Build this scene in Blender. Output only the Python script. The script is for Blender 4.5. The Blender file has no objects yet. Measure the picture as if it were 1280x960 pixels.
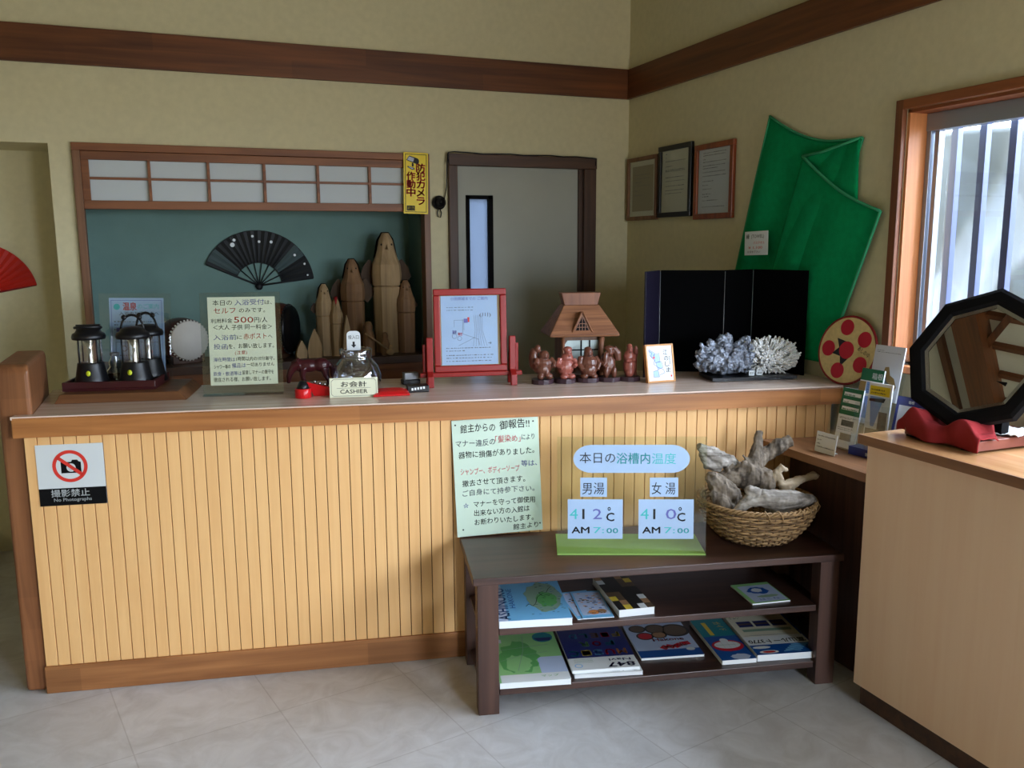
import bpy, math, random
from mathutils import Matrix, Vector, noise
R = math.radians
random.seed(7)
SC = bpy.context.scene
COL = SC.collection

# ------------------------------------------------------------------ camera, sky, exposure
YAW, PITCH, ROLL, CA = R(-21.559), R(9.194), R(-0.354), R(-11.325)
FPX, EYE = 1076.09, 1.55
def _cam():
    r = Vector((math.cos(YAW), math.sin(YAW), 0)); f = Vector((-math.sin(YAW), math.cos(YAW), 0)); u = Vector((0, 0, 1))
    f2 = f*math.cos(PITCH)-u*math.sin(PITCH); u2 = u*math.cos(PITCH)+f*math.sin(PITCH)
    rr = r*math.cos(ROLL)+u2*math.sin(ROLL); uu = -r*math.sin(ROLL)+u2*math.cos(ROLL)
    m = Matrix((rr, uu, -f2)).transposed().to_4x4(); m.translation = (0, 0, EYE)
    c = bpy.data.cameras.new('camera'); c.sensor_fit = 'HORIZONTAL'; c.sensor_width = 36; c.lens = FPX/1280*36
    c.clip_start = .02; c.clip_end = 100
    o = bpy.data.objects.new('camera', c); o.matrix_world = m; COL.objects.link(o); SC.camera = o
_cam()
SC.view_settings.view_transform = 'Standard'; SC.view_settings.look = 'None'
SC.view_settings.gamma = 1; SC.view_settings.use_curve_mapping = False
SC.view_settings.exposure = 5.1
SC.cycles.max_bounces = 10; SC.cycles.diffuse_bounces = 6; SC.cycles.glossy_bounces = 4
SC.cycles.transparent_max_bounces = 16; SC.cycles.transmission_bounces = 6
SC.cycles.sample_clamp_indirect = 6; SC.cycles.caustics_reflective = False; SC.cycles.caustics_refractive = False

wd = bpy.data.worlds.new('overcast_sky'); SC.world = wd; wd.use_nodes = True
nt = wd.node_tree; nt.nodes.clear()
tc = nt.nodes.new('ShaderNodeTexCoord'); sx = nt.nodes.new('ShaderNodeSeparateXYZ'); rp = nt.nodes.new('ShaderNodeValToRGB')
mp = nt.nodes.new('ShaderNodeMapRange'); mp.inputs[1].default_value = -1; mp.inputs[2].default_value = 1
bg = nt.nodes.new('ShaderNodeBackground'); wo = nt.nodes.new('ShaderNodeOutputWorld')
nt.links.new(tc.outputs['Generated'], sx.inputs[0]); nt.links.new(sx.outputs[2], mp.inputs[0]); nt.links.new(mp.outputs[0], rp.inputs[0])
rp.color_ramp.elements[0].position = .46; rp.color_ramp.elements[0].color = (.30, .30, .29, 1)
rp.color_ramp.elements[1].position = .52; rp.color_ramp.elements[1].color = (.78, .90, 1.06, 1)
nt.links.new(rp.outputs[0], bg.inputs[0]); bg.inputs[1].default_value = 1.0; nt.links.new(bg.outputs[0], wo.inputs[0])

def portal(name, loc, rot, sx_, sy_):
    l = bpy.data.lights.new(name, 'AREA'); l.shape = 'RECTANGLE'; l.size = sx_; l.size_y = sy_; l.cycles.is_portal = True
    o = bpy.data.objects.new(name, l); o.location = loc; o.rotation_euler = rot; COL.objects.link(o)
XR, YB, XL, YF, CEIL = 2.53, 4.54, -3.2, -2.6, 2.95
portal('window_daylight', (XR+.10, .55, 1.55), (0, R(90), 0), .92, 3.9)
portal('entrance_daylight', (1.9, YF-.02, 1.1), (R(90), 0, 0), 1.0, 2.2)

# ------------------------------------------------------------------ mesh helpers
def lin(c):
    return tuple((x/255/12.92 if x/255 <= .04045 else ((x/255+.055)/1.055)**2.4) for x in c)+(1,)
I4 = Matrix.Identity(4)
def TR(x=0, y=0, z=0, rx=0, ry=0, rz=0):
    return Matrix.Translation((x, y, z)) @ Matrix.Rotation(R(rz), 4, 'Z') @ Matrix.Rotation(R(ry), 4, 'Y') @ Matrix.Rotation(R(rx), 4, 'X')
class MB:
    def __init__(s): s.v = []; s.f = []; s.m = []; s.s = []; s.T = I4
    def add(s, vs, fs, m=0, sm=False):
        b = len(s.v); s.v += [tuple(s.T @ Vector(p)) for p in vs]
        for f in fs: s.f.append([b+i for i in f]); s.m.append(m); s.s.append(sm)
        return s
    def box(s, x0, y0, z0, x1, y1, z1, m=0):
        return s.add([(x0, y0, z0), (x1, y0, z0), (x1, y1, z0), (x0, y1, z0), (x0, y0, z1), (x1, y0, z1), (x1, y1, z1), (x0, y1, z1)],
                     [(0, 3, 2, 1), (4, 5, 6, 7), (0, 1, 5, 4), (1, 2, 6, 5), (2, 3, 7, 6), (3, 0, 4, 7)], m)
    def prism(s, P, z0, z1, m=0, sm=False):
        n = len(P); s.add([(x, y, z0) for x, y in P]+[(x, y, z1) for x, y in P], [list(range(n))[::-1], list(range(n, 2*n))], m)
        return s.add([(x, y, z0) for x, y in P]+[(x, y, z1) for x, y in P], [(i, (i+1) % n, n+(i+1) % n, n+i) for i in range(n)], m, sm)
    def poly(s, P, z=0, m=0):
        return s.add([(x, y, z) for x, y in P], [list(range(len(P)))], m)
    def rect(s, x0, y0, x1, y1, z=0, m=0): return s.poly([(x0, y0), (x1, y0), (x1, y1), (x0, y1)], z, m)
    def disc(s, x, y, rx, ry=None, z=0, m=0, n=28, rot=0):
        ry = ry or rx; c, q = math.cos(R(rot)), math.sin(R(rot)); P = []
        for i in range(n):
            a = i*2*math.pi/n; u, w = rx*math.cos(a), ry*math.sin(a); P.append((x+u*c-w*q, y+u*q+w*c))
        return s.poly(P, z, m)
    def ring(s, x, y, ro, ri, z=0, m=0, n=40, a0=0, a1=360):
        vs = []; fs = []
        for i in range(n+1):
            a = R(a0+(a1-a0)*i/n); vs += [(x+ro*math.cos(a), y+ro*math.sin(a), z), (x+ri*math.cos(a), y+ri*math.sin(a), z)]
            if i: k = 2*i; fs.append((k-1, k-2, k, k+1))
        return s.add(vs, fs, m)
    def line(s, P, w, z=0, m=0):
        for (x0, y0), (x1, y1) in zip(P, P[1:]):
            d = Vector((x1-x0, y1-y0)); L = d.length or 1e-6; n = Vector((-d.y, d.x))/L*w/2
            s.poly([(x0+n.x, y0+n.y), (x0-n.x, y0-n.y), (x1-n.x, y1-n.y), (x1+n.x, y1+n.y)], z, m)
        return s
    def tube(s, P, r, m=0, n=8, closed=False):
        P = [Vector(p) for p in P]; k = len(P); r = r if isinstance(r, (list, tuple)) else [r]*k
        vs = []; fs = []; up = None
        for i, p in enumerate(P):
            a = P[(i-1) % k] if (closed or i) else p; b = P[(i+1) % k] if (closed or i < k-1) else p
            t = (b-a).normalized()
            if up is None: up = Vector((0, 0, 1)) if abs(t.z) < .9 else Vector((1, 0, 0))
            x = t.cross(up).normalized(); up = x.cross(t).normalized()
            vs += [tuple(p+(x*math.cos(2*math.pi*j/n)+up*math.sin(2*math.pi*j/n))*r[i]) for j in range(n)]
        for i in range(k if closed else k-1):
            for j in range(n):
                a, b = i*n, ((i+1) % k)*n; fs.append((a+j, a+(j+1) % n, b+(j+1) % n, b+j))
        if not closed: fs += [list(range(n))[::-1], [(k-1)*n+j for j in range(n)]]
        return s.add(vs, fs, m, True)
    def lathe(s, prof, m=0, n=28, sm=True):
        vs = []; fs = []; k = len(prof)
        for r, z in prof: vs += [(r*math.cos(2*math.pi*j/n), r*math.sin(2*math.pi*j/n), z) for j in range(n)]
        for i in range(k-1):
            for j in range(n): fs.append((i*n+j, i*n+(j+1) % n, (i+1)*n+(j+1) % n, (i+1)*n+j))
        s.add(vs, fs, m, sm)
        return s.add([vs[j] for j in range(n)]+[vs[(k-1)*n+j] for j in range(n)], [list(range(n))[::-1], list(range(n, 2*n))], m)
    def ell(s, c, r, m=0, n=14, k=9):
        if not isinstance(r, (tuple, list)): r = (r, r, r)
        vs = [(c[0], c[1], c[2]-r[2])]; fs = []
        for i in range(1, k):
            t = math.pi*i/k-math.pi/2
            vs += [(c[0]+r[0]*math.cos(t)*math.cos(2*math.pi*j/n), c[1]+r[1]*math.cos(t)*math.sin(2*math.pi*j/n), c[2]+r[2]*math.sin(t)) for j in range(n)]
        vs.append((c[0], c[1], c[2]+r[2])); e = len(vs)-1
        for j in range(n):
            fs.append((0, 1+(j+1) % n, 1+j)); fs.append((e, e-n+j, e-n+(j+1) % n))
            for i in range(k-2): a = 1+i*n; fs.append((a+j, a+(j+1) % n, a+n+(j+1) % n, a+n+j))
        return s.add(vs, fs, m, True)
    def grid(s, fn, nu, nv, m=0):
        vs = [fn(i/nu, j/nv) for j in range(nv+1) for i in range(nu+1)]
        return s.add(vs, [(j*(nu+1)+i, j*(nu+1)+i+1, (j+1)*(nu+1)+i+1, (j+1)*(nu+1)+i) for j in range(nv) for i in range(nu)], m, True)
    def text(s, t, x, y, h, m=0, w=None, z=0, al='L', rot=0, bold=0.0, jit=0):
        c = bpy.data.curves.new('lettering', 'FONT'); c.body = t; c.size = 1; c.resolution_u = 2
        o = bpy.data.objects.new('lettering', c); me = bpy.data.meshes.new_from_object(o)
        vs = [v.co.copy() for v in me.vertices]; fs = [list(p.vertices) for p in me.polygons]
        bpy.data.objects.remove(o); bpy.data.curves.remove(c); bpy.data.meshes.remove(me)
        if not vs: return s
        x0 = min(v.x for v in vs); x1 = max(v.x for v in vs); kx = h if w is None else w/max(1e-6, x1-x0)
        off = {'L': 0, 'C': -.5, 'R': -1}[al]*(x1-x0)*kx; cr, sr = math.cos(R(rot)), math.sin(R(rot)); out = []
        for v in vs:
            a, b = (v.x-x0)*kx+off, v.y*h
            if jit: b += jit*h*math.sin(v.x*1.3+len(t)); a += .25*b*jit
            out.append((x+a*cr-b*sr, y+a*sr+b*cr, z))
        s.add(out, fs, m)
        if bold:
            q = bold*h*.6
            for dx, dy in ((q, 0), (-q, 0), (0, q), (0, -q)): s.add([(x_+dx, y_+dy, z) for x_, y_, z in out], fs, m)
        return s
    def lines(s, W, H, L, z, **k):
        # each entry: text, left, right, baseline (fractions of the sheet, baseline from the top), height, ink
        for t, a, b, y, h, m in L: s.text(t, (a-.5)*W, (1-y)*H, h*H, m, w=(b-a)*W, z=z, **k)
        return s
    def build(s, name, mats, parent=None, bevel=0, seg=2, mods=(), label=None):
        me = bpy.data.meshes.new(name); me.from_pydata(s.v, [], s.f)
        for m in (mats if isinstance(mats, (list, tuple)) else [mats]): me.materials.append(m)
        me.polygons.foreach_set('material_index', s.m); me.polygons.foreach_set('use_smooth', s.s); me.update()
        o = bpy.data.objects.new(name, me); COL.objects.link(o)
        if parent: o.parent = parent
        if label: o['label'] = label
        if bevel:
            b = o.modifiers.new('edge', 'BEVEL'); b.width = bevel; b.segments = seg; b.limit_method = 'ANGLE'; b.angle_limit = R(40); b.harden_normals = False
        for q in mods:
            if q[0] == 'R':
                b = o.modifiers.new('skin', 'REMESH'); b.mode = 'VOXEL'; b.voxel_size = q[1]; b.use_smooth_shade = True
            elif q[0] == 'S': b = o.modifiers.new('soft', 'SMOOTH'); b.factor = .5; b.iterations = q[1]
            elif q[0] == 'SS': b = o.modifiers.new('sub', 'SUBSURF'); b.levels = b.render_levels = q[1]
            elif q[0] == 'SOL': b = o.modifiers.new('thick', 'SOLIDIFY'); b.thickness = q[1]; b.offset = 0
            elif q[0] == 'D':
                t = bpy.data.textures.new(name, 'CLOUDS'); t.noise_scale = q[2]; t.noise_depth = 3
                b = o.modifiers.new('rough', 'DISPLACE'); b.texture = t; b.strength = q[1]; b.mid_level = .5; b.texture_coords = 'LOCAL'
        return o
def tag(o, label, cat, group=None):
    o['label'] = label; o['category'] = cat
    if group: o['group'] = group
    return o
def thing(name, label, cat, loc, rz=0, group=None):
    o = bpy.data.objects.new(name, None); COL.objects.link(o); o.empty_display_size = .05
    o.location = loc; o.rotation_euler = (0, 0, R(rz)); return tag(o, label, cat, group)
def struct(o): o['kind'] = 'structure'; return o
CAD = math.degrees(CA)
def W(a, b, z): # counter frame: a along the counter, b away from the entrance
    return Vector((a*math.cos(CA)-b*math.sin(CA), a*math.sin(CA)+b*math.cos(CA), z))

# ------------------------------------------------------------------ materials
def newmat(name):
    m = bpy.data.materials.new(name); m.use_nodes = True; n = m.node_tree; n.nodes.clear()
    o = n.nodes.new('ShaderNodeOutputMaterial'); return m, n, o
def mat(name, c, rough=.6, metal=0, var=.08, scale=12, bump=0, bscale=60, coat=0, spec=.4, stretch=None, sss=0):
    m, n, o = newmat(name); b = n.nodes.new('ShaderNodeBsdfPrincipled'); n.links.new(b.outputs[0], o.inputs[0])
    b.inputs['Roughness'].default_value = rough; b.inputs['Metallic'].default_value = metal; b.inputs['Specular IOR Level'].default_value = spec
    b.inputs['Coat Weight'].default_value = coat; b.inputs['Coat Roughness'].default_value = .12
    L = lin(c); b.inputs['Base Color'].default_value = L
    if var or bump:
        tc = n.nodes.new('ShaderNodeTexCoord'); mp = n.nodes.new('ShaderNodeMapping'); n.links.new(tc.outputs['Object'], mp.inputs[0])
        if stretch: mp.inputs['Scale'].default_value = stretch
    if var:
        t = n.nodes.new('ShaderNodeTexNoise'); t.inputs['Scale'].default_value = scale; t.inputs['Detail'].default_value = 5; n.links.new(mp.outputs[0], t.inputs[0])
        r = n.nodes.new('ShaderNodeValToRGB'); r.color_ramp.elements[0].position = .3; r.color_ramp.elements[1].position = .7
        r.color_ramp.elements[0].color = tuple(x*(1-var) for x in L[:3])+(1,); r.color_ramp.elements[1].color = tuple(min(1, x*(1+var)) for x in L[:3])+(1,)
        n.links.new(t.outputs[0], r.inputs[0]); n.links.new(r.outputs[0], b.inputs['Base Color'])
    if bump:
        t2 = n.nodes.new('ShaderNodeTexNoise'); t2.inputs['Scale'].default_value = bscale; t2.inputs['Detail'].default_value = 3; n.links.new(mp.outputs[0], t2.inputs[0])
        bp = n.nodes.new('ShaderNodeBump'); bp.inputs['Strength'].default_value = bump; bp.inputs['Distance'].default_value = .003
        n.links.new(t2.outputs[0], bp.inputs['Height']); n.links.new(bp.outputs[0], b.inputs['Normal'])
    return m
def wood(name, c1, c2, axis='X', rough=.45, grain=1.0, blocks=0, coat=0, spec=.4):
    """long-grained timber; blocks > 0 adds the butt-jointed strips of laminated stock"""
    m, n, o = newmat(name); b = n.nodes.new('ShaderNodeBsdfPrincipled'); n.links.new(b.outputs[0], o.inputs[0])
    b.inputs['Roughness'].default_value = rough; b.inputs['Coat Weight'].default_value = coat; b.inputs['Coat Roughness'].default_value = .15; b.inputs['Specular IOR Level'].default_value = spec
    tc = n.nodes.new('ShaderNodeTexCoord'); mp = n.nodes.new('ShaderNodeMapping'); n.links.new(tc.outputs['Object'], mp.inputs[0])
    s = {'X': (1.5, 30, 30), 'Y': (30, 1.5, 30), 'Z': (30, 30, 1.5)}[axis]; mp.inputs['Scale'].default_value = tuple(x*grain for x in s)
    t = n.nodes.new('ShaderNodeTexNoise'); t.inputs['Scale'].default_value = 1.0; t.inputs['Detail'].default_value = 6; t.inputs['Distortion'].default_value = .6
    n.links.new(mp.outputs[0], t.inputs[0]); r = n.nodes.new('ShaderNodeValToRGB'); r.color_ramp.elements[0].position = .32; r.color_ramp.elements[1].position = .68
    r.color_ramp.elements[0].color = lin(c1); r.color_ramp.elements[1].color = lin(c2); n.links.new(t.outputs[0], r.inputs[0]); out = r.outputs[0]
    if blocks:
        mp2 = n.nodes.new('ShaderNodeMapping'); n.links.new(tc.outputs['Object'], mp2.inputs[0])
        if axis == 'X': mp2.inputs['Rotation'].default_value = (R(90), 0, 0)
        if axis == 'Y': mp2.inputs['Rotation'].default_value = (R(90), 0, R(90))
        if axis == 'Z': mp2.inputs['Rotation'].default_value = (R(90), R(90), 0)
        k = n.nodes.new('ShaderNodeTexBrick'); k.inputs['Scale'].default_value = blocks; k.inputs['Mortar Size'].default_value = 0; k.offset = .37
        k.inputs['Brick Width'].default_value = 1.6; k.inputs['Row Height'].default_value = .14
        k.inputs['Color1'].default_value = (.68, .66, .64, 1); k.inputs['Color2'].default_value = (1.15, 1.12, 1.08, 1); n.links.new(mp2.outputs[0], k.inputs[0])
        x = n.nodes.new('ShaderNodeMix'); x.data_type = 'RGBA'; x.blend_type = 'MULTIPLY'; x.inputs[0].default_value = .75
        n.links.new(out, x.inputs[6]); n.links.new(k.outputs[0], x.inputs[7]); out = x.outputs[2]
    n.links.new(out, b.inputs['Base Color']); return m
def clear(name, tint=(.95, .97, .97), k=1.0, ior=1.45, rough=.02):
    m, n, o = newmat(name); t = n.nodes.new('ShaderNodeBsdfTransparent'); t.inputs[0].default_value = tuple(tint)+(1,)
    g = n.nodes.new('ShaderNodeBsdfGlossy'); g.inputs['Roughness'].default_value = rough; f = n.nodes.new('ShaderNodeLayerWeight'); f.inputs[0].default_value = .5
    pw = n.nodes.new('ShaderNodeMath'); pw.operation = 'POWER'; pw.inputs[1].default_value = 4.0; n.links.new(f.outputs['Facing'], pw.inputs[0])
    u = n.nodes.new('ShaderNodeMath'); u.operation = 'MULTIPLY_ADD'; u.use_clamp = True; u.inputs[1].default_value = .8*k; u.inputs[2].default_value = .05*k; n.links.new(pw.outputs[0], u.inputs[0])
    x = n.nodes.new('ShaderNodeMixShader'); n.links.new(u.outputs[0], x.inputs[0]); n.links.new(t.outputs[0], x.inputs[1]); n.links.new(g.outputs[0], x.inputs[2])
    n.links.new(x.outputs[0], o.inputs[0]); return m
def transl(name, c, tr=.6, c2=None):
    m, n, o = newmat(name); d = n.nodes.new('ShaderNodeBsdfDiffuse'); d.inputs[0].default_value = lin(c)
    t = n.nodes.new('ShaderNodeBsdfTranslucent'); t.inputs[0].default_value = lin(c2 or c); x = n.nodes.new('ShaderNodeMixShader'); x.inputs[0].default_value = tr
    n.links.new(d.outputs[0], x.inputs[1]); n.links.new(t.outputs[0], x.inputs[2]); n.links.new(x.outputs[0], o.inputs[0]); return m
def mirror_mat():
    m, n, o = newmat('mirror_glass'); g = n.nodes.new('ShaderNodeBsdfGlossy'); g.inputs['Roughness'].default_value = 0; g.inputs[0].default_value = (.82, .84, .82, 1)
    n.links.new(g.outputs[0], o.inputs[0]); return m
def floor_surface():
    m, n, o = newmat('stone_look_vinyl'); b = n.nodes.new('ShaderNodeBsdfPrincipled'); n.links.new(b.outputs[0], o.inputs[0])
    b.inputs['Roughness'].default_value = .42; b.inputs['Specular IOR Level'].default_value = .35
    tc = n.nodes.new('ShaderNodeTexCoord'); t = n.nodes.new('ShaderNodeTexNoise'); t.inputs['Scale'].default_value = 7; t.inputs['Detail'].default_value = 9; t.inputs['Roughness'].default_value = .62; t.inputs['Distortion'].default_value = 1.2
    n.links.new(tc.outputs['Object'], t.inputs[0]); r = n.nodes.new('ShaderNodeValToRGB'); r.color_ramp.elements[0].position = .33; r.color_ramp.elements[1].position = .7
    r.color_ramp.elements[0].color = lin((180, 178, 178)); r.color_ramp.elements[1].color = lin((203, 203, 205)); n.links.new(t.outputs[0], r.inputs[0])
    mp = n.nodes.new('ShaderNodeMapping'); mp.inputs['Rotation'].default_value = (0, 0, CA); mp.inputs['Location'].default_value = (.12, .07, 0); n.links.new(tc.outputs['Object'], mp.inputs[0])
    k = n.nodes.new('ShaderNodeTexBrick'); k.offset = 0; k.inputs['Scale'].default_value = 1; k.inputs['Brick Width'].default_value = .46; k.inputs['Row Height'].default_value = .46
    k.inputs['Mortar Size'].default_value = .0022; k.inputs['Color1'].default_value = (1, 1, 1, 1); k.inputs['Color2'].default_value = (.93, .93, .93, 1); k.inputs['Mortar'].default_value = (.78, .77, .76, 1)
    n.links.new(mp.outputs[0], k.inputs[0]); x = n.nodes.new('ShaderNodeMix'); x.data_type = 'RGBA'; x.blend_type = 'MULTIPLY'; x.inputs[0].default_value = 1
    n.links.new(r.outputs[0], x.inputs[6]); n.links.new(k.outputs[0], x.inputs[7]); n.links.new(x.outputs[2], b.inputs['Base Color']); return m

M = {}
M['wall'] = mat('beige_wallpaper', (206, 196, 160), .85, var=.04, scale=30, bump=.12, bscale=180, spec=.2)
M['ceil'] = mat('ceiling_board', (196, 190, 165), .9, var=.03, spec=.2)
M['teal'] = mat('teal_plaster', (106, 132, 126), .9, var=.06, scale=6, bump=.15, bscale=160, spec=.15)
M['floor'] = floor_surface()
M['trim'] = wood('dark_trim_wood', (84, 46, 22), (118, 68, 34), 'X', .45, blocks=1.6)
M['trimY'] = wood('dark_trim_wood_side', (84, 46, 22), (118, 68, 34), 'Y', .45, blocks=1.6)
M['frame'] = wood('niche_frame_wood', (108, 62, 34), (140, 86, 48), 'X', .5)
M['frameZ'] = wood('niche_frame_wood_upright', (100, 66, 44), (130, 90, 62), 'Z', .5)
M['dark'] = wood('dark_door_wood', (58, 38, 26), (84, 56, 38), 'X', .5)
M['darkZ'] = wood('dark_door_wood_upright', (58, 38, 26), (84, 56, 38), 'Z', .5)
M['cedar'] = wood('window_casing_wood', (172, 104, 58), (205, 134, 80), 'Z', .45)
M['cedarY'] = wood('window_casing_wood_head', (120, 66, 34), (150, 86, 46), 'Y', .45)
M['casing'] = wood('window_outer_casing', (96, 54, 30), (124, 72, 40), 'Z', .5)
M['band'] = wood('counter_edge_wood', (148, 92, 48), (184, 122, 68), 'X', .4, blocks=1.8)
M['top'] = wood('counter_top_wood', (208, 182, 164), (226, 204, 190), 'X', .26, spec=.6)
M['batten'] = wood('pale_board_wood', (224, 172, 112), (232, 184, 124), 'Z', .5)
M['groove'] = mat('board_groove', (88, 50, 28), .8, var=0)
M['base'] = wood('baseboard_wood', (132, 84, 48), (166, 112, 68), 'X', .45, blocks=1.6)
M['post'] = wood('post_wood', (124, 78, 48), (158, 104, 66), 'Z', .4, blocks=1.2)
M['walnut'] = wood('dark_walnut', (50, 32, 27), (76, 50, 41), 'X', .36, spec=.5)
M['walnutZ'] = wood('dark_walnut_leg', (56, 36, 29), (80, 54, 44), 'Z', .42)
M['birch'] = wood('tan_laminate_panel', (218, 180, 146), (222, 188, 154), 'Z', .5, grain=.8)
M['cabtop'] = wood('cabinet_top_wood', (176, 128, 84), (200, 152, 106), 'Y', .2, coat=.3)
M['cabedge'] = wood('cabinet_edge_wood', (112, 74, 46), (136, 92, 58), 'Y', .5)
M['shelf'] = wood('side_shelf_wood', (124, 84, 56), (150, 106, 72), 'Y', .4)
M['black'] = mat('black_lacquer', (10, 9, 12), .3, var=0)
M['blackp'] = mat('black_plastic', (13, 13, 16), .38, var=0)
M['blackm'] = mat('matt_black', (9, 8, 9), .8, var=0, spec=.15)
M['white'] = mat('white_paper', (226, 230, 232), .6, var=0)
M['whitep'] = mat('white_plastic', (206, 210, 210), .4, var=0)
M['cream'] = mat('cream_paper', (220, 220, 192), .6, var=0)
M['mint'] = mat('mint_laminated_paper', (194, 212, 194), .22, var=0, spec=.5)
M['ink'] = mat('black_ink', (22, 22, 26), .6, var=0)
M['gink'] = mat('grey_ink', (96, 100, 108), .6, var=0)
M['rink'] = mat('red_ink', (206, 48, 36), .6, var=0)
M['pink'] = mat('pink_ink', (226, 110, 116), .6, var=0)
M['bink'] = mat('blue_violet_ink', (96, 98, 168), .6, var=0)
M['tink'] = mat('teal_ink', (62, 176, 178), .6, var=0)
M['pale'] = mat('pale_blue_paper', (160, 184, 214), .55, var=.03)
M['red'] = mat('red_lacquer', (138, 30, 26), .36, var=.06, spec=.3)
M['maroon'] = mat('maroon_lacquer', (58, 18, 22), .3, var=.05)
M['redp'] = mat('glossy_red_plastic', (204, 26, 30), .28, var=0)
M['yellow'] = mat('yellow_sign', (238, 206, 22), .45, var=0)
M['grey'] = mat('grey_metal', (132, 134, 138), .4, var=.05, metal=.5)
M['alu'] = mat('aluminium_sash', (150, 158, 170), .35, metal=.6, var=0)
M['clear'] = clear('clear_acrylic')
M['glass'] = clear('window_glass', (.97, .98, .99), .6)
M['jar'] = clear('jar_glass', (.90, .92, .95), 3.2, 1.5, .05)
M['tint'] = clear('greenish_acrylic', (.93, .955, .91), .9)
M['green_ac'] = transl('fluorescent_green_acrylic', (176, 214, 120), .35)
M['shoji'] = transl('shoji_paper', (204, 210, 212), .1)
M['door'] = mat('grey_door_sheet', (164, 164, 152), .6, var=.04, scale=5)
M['frost'] = transl('frosted_glass', (190, 205, 225), .8, (110, 117, 128))

# ------------------------------------------------------------------ the room
# floor, ceiling, walls
b = MB(); b.box(XL, YF, -.06, XR+.2, YB+.5, 0); struct(b.build('floor', M['floor']))
b = MB(); b.box(XL-.1, YF-.1, CEIL, XR+.1, YB+.1, CEIL+.08); struct(b.build('ceiling', M['ceil']))
NX0, NX1, NZ0, NZ1, NYB = -.378, 1.322, .962, 2.026, 4.905      # display niche
DX0, DX1, DZ1 = 1.427, 2.31, 2.033                             # door
RX1, RZ1 = -.474, 2.02                                          # recess on the left
b = MB(); t = .12
b.box(XL, YB, RZ1, RX1, YB+t, CEIL); b.box(RX1, YB, 0, NX0, YB+t, CEIL); b.box(NX0, YB, 0, NX1, YB+t, NZ0-.04); b.box(NX0, YB, NZ1, NX1, YB+t, CEIL)
b.box(NX1, YB, 0, DX0, YB+t, CEIL); b.box(DX0, YB, DZ1, DX1, YB+t, CEIL); b.box(DX1, YB, 0, XR+.1, YB+t, CEIL)
struct(b.build('wall_back', M['wall']))
b = MB(); b.box(NX0-.05, NYB, NZ0-.05, NX1+.05, NYB+.05, NZ1+.1); b.box(NX0-.05, YB+t, NZ0-.05, NX0, NYB, NZ1+.1); b.box(NX1-.02, YB+t, NZ0-.05, NX1+.05, NYB, NZ1+.1)
b.box(NX0-.05, YB+t, NZ1, NX1+.05, NYB, NZ1+.05); struct(b.build('wall_niche', M['teal']))
b = MB(); b.box(XL, 4.93, 0, RX1, 4.98, RZ1+.2); b.box(XL, YB+t, RZ1, RX1, 4.95, RZ1+.1); b.box(RX1, YB+t, 0, RX1+.04, 4.95, RZ1+.1); struct(b.build('wall_recess', M['wall']))
b = MB(); WY0, WY1, WZ0, WZ1 = -1.4, 2.485, 1.10, 2.025; t = .12
b.box(XR, YF, 0, XR+t, WY0, CEIL); b.box(XR, WY1, 0, XR+t, YB+.1, CEIL); b.box(XR, WY0, 0, XR+t, WY1, WZ0); b.box(XR, WY0, WZ1, XR+t, WY1, CEIL)
struct(b.build('wall_right', M['wall']))
b = MB(); b.box(XL-.12, YF, 0, XL, 4.98, CEIL); struct(b.build('wall_left', M['wall']))
b = MB(); EX0, EX1, EZ = 1.4, 2.4, 2.2
b.box(XL, YF-.12, 0, EX0, YF, CEIL); b.box(EX1, YF-.12, 0, XR+.1, YF, CEIL); b.box(EX0, YF-.12, EZ, EX1, YF, CEIL); struct(b.build('wall_front', M['wall']))
# timber bands and ceiling beams
b = MB(); b.box(XL, YB-.022, 2.368, XR-.022, YB, 2.531); struct(b.build('trim_1', M['trim'], bevel=.003))
b = MB(); b.box(XR-.022, YF, 2.368, XR, YB-.001, 2.531); struct(b.build('trim_2', M['trimY'], bevel=.003))
k = 3
for y0, y1, dz in ((2.97, 3.135, .12), (3.275, 3.318, .04), (1.0, 1.165, .12), (-1.0, -.835, .12)):
    b = MB(); b.box(XL, y0, CEIL-dz, XR-.001, y1, CEIL-.001); struct(b.build('trim_%d' % k, M['trim'])); k += 1
for x in [-2.9+.262*i for i in range(20)]:
    b = MB(); b.box(x-.018, 1.17, CEIL-.035, x+.018, 2.965, CEIL-.001); struct(b.build('trim_%d' % k, M['trimY'])); k += 1
b = MB(); b.T = TR(.42, 2.9, CEIL-.06, rz=-30); b.box(-.3, -.02, 0, .3, .02, .03); struct(b.build('trim_%d' % k, M['trim'])); k += 1
# niche casing, sill and dado below it
b = MB(); b.box(NX0, YB-.025, NZ1-.035, NX1, YB+.05, NZ1+.0); struct(b.build('trim_%d' % k, M['frame'], bevel=.002)); k += 1
b = MB(); b.box(NX0, YB-.025, NZ0-.04, NX0+.034, YB+.05, NZ1-.035); b.box(NX1-.034, YB-.025, NZ0-.04, NX1, YB+.05, NZ1-.035); struct(b.build('trim_%d' % k, M['frameZ'], bevel=.002)); k += 1
b = MB(); b.box(NX0+.002, YB-.03, NZ0-.04, NX1-.002, NYB, NZ0); struct(b.build('trim_%d' % k, M['dark'], bevel=.002)); k += 1
b = MB(); b.box(NX0, YB-.012, .06, NX1, YB, NZ0-.041); struct(b.build('trim_%d' % k, M['frame'])); k += 1
b = MB(); b.box(RX1+.001, YB-.015, 0, DX0-.01, YB-.001, .06); struct(b.build('baseboard_back', M['dark']))
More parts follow.
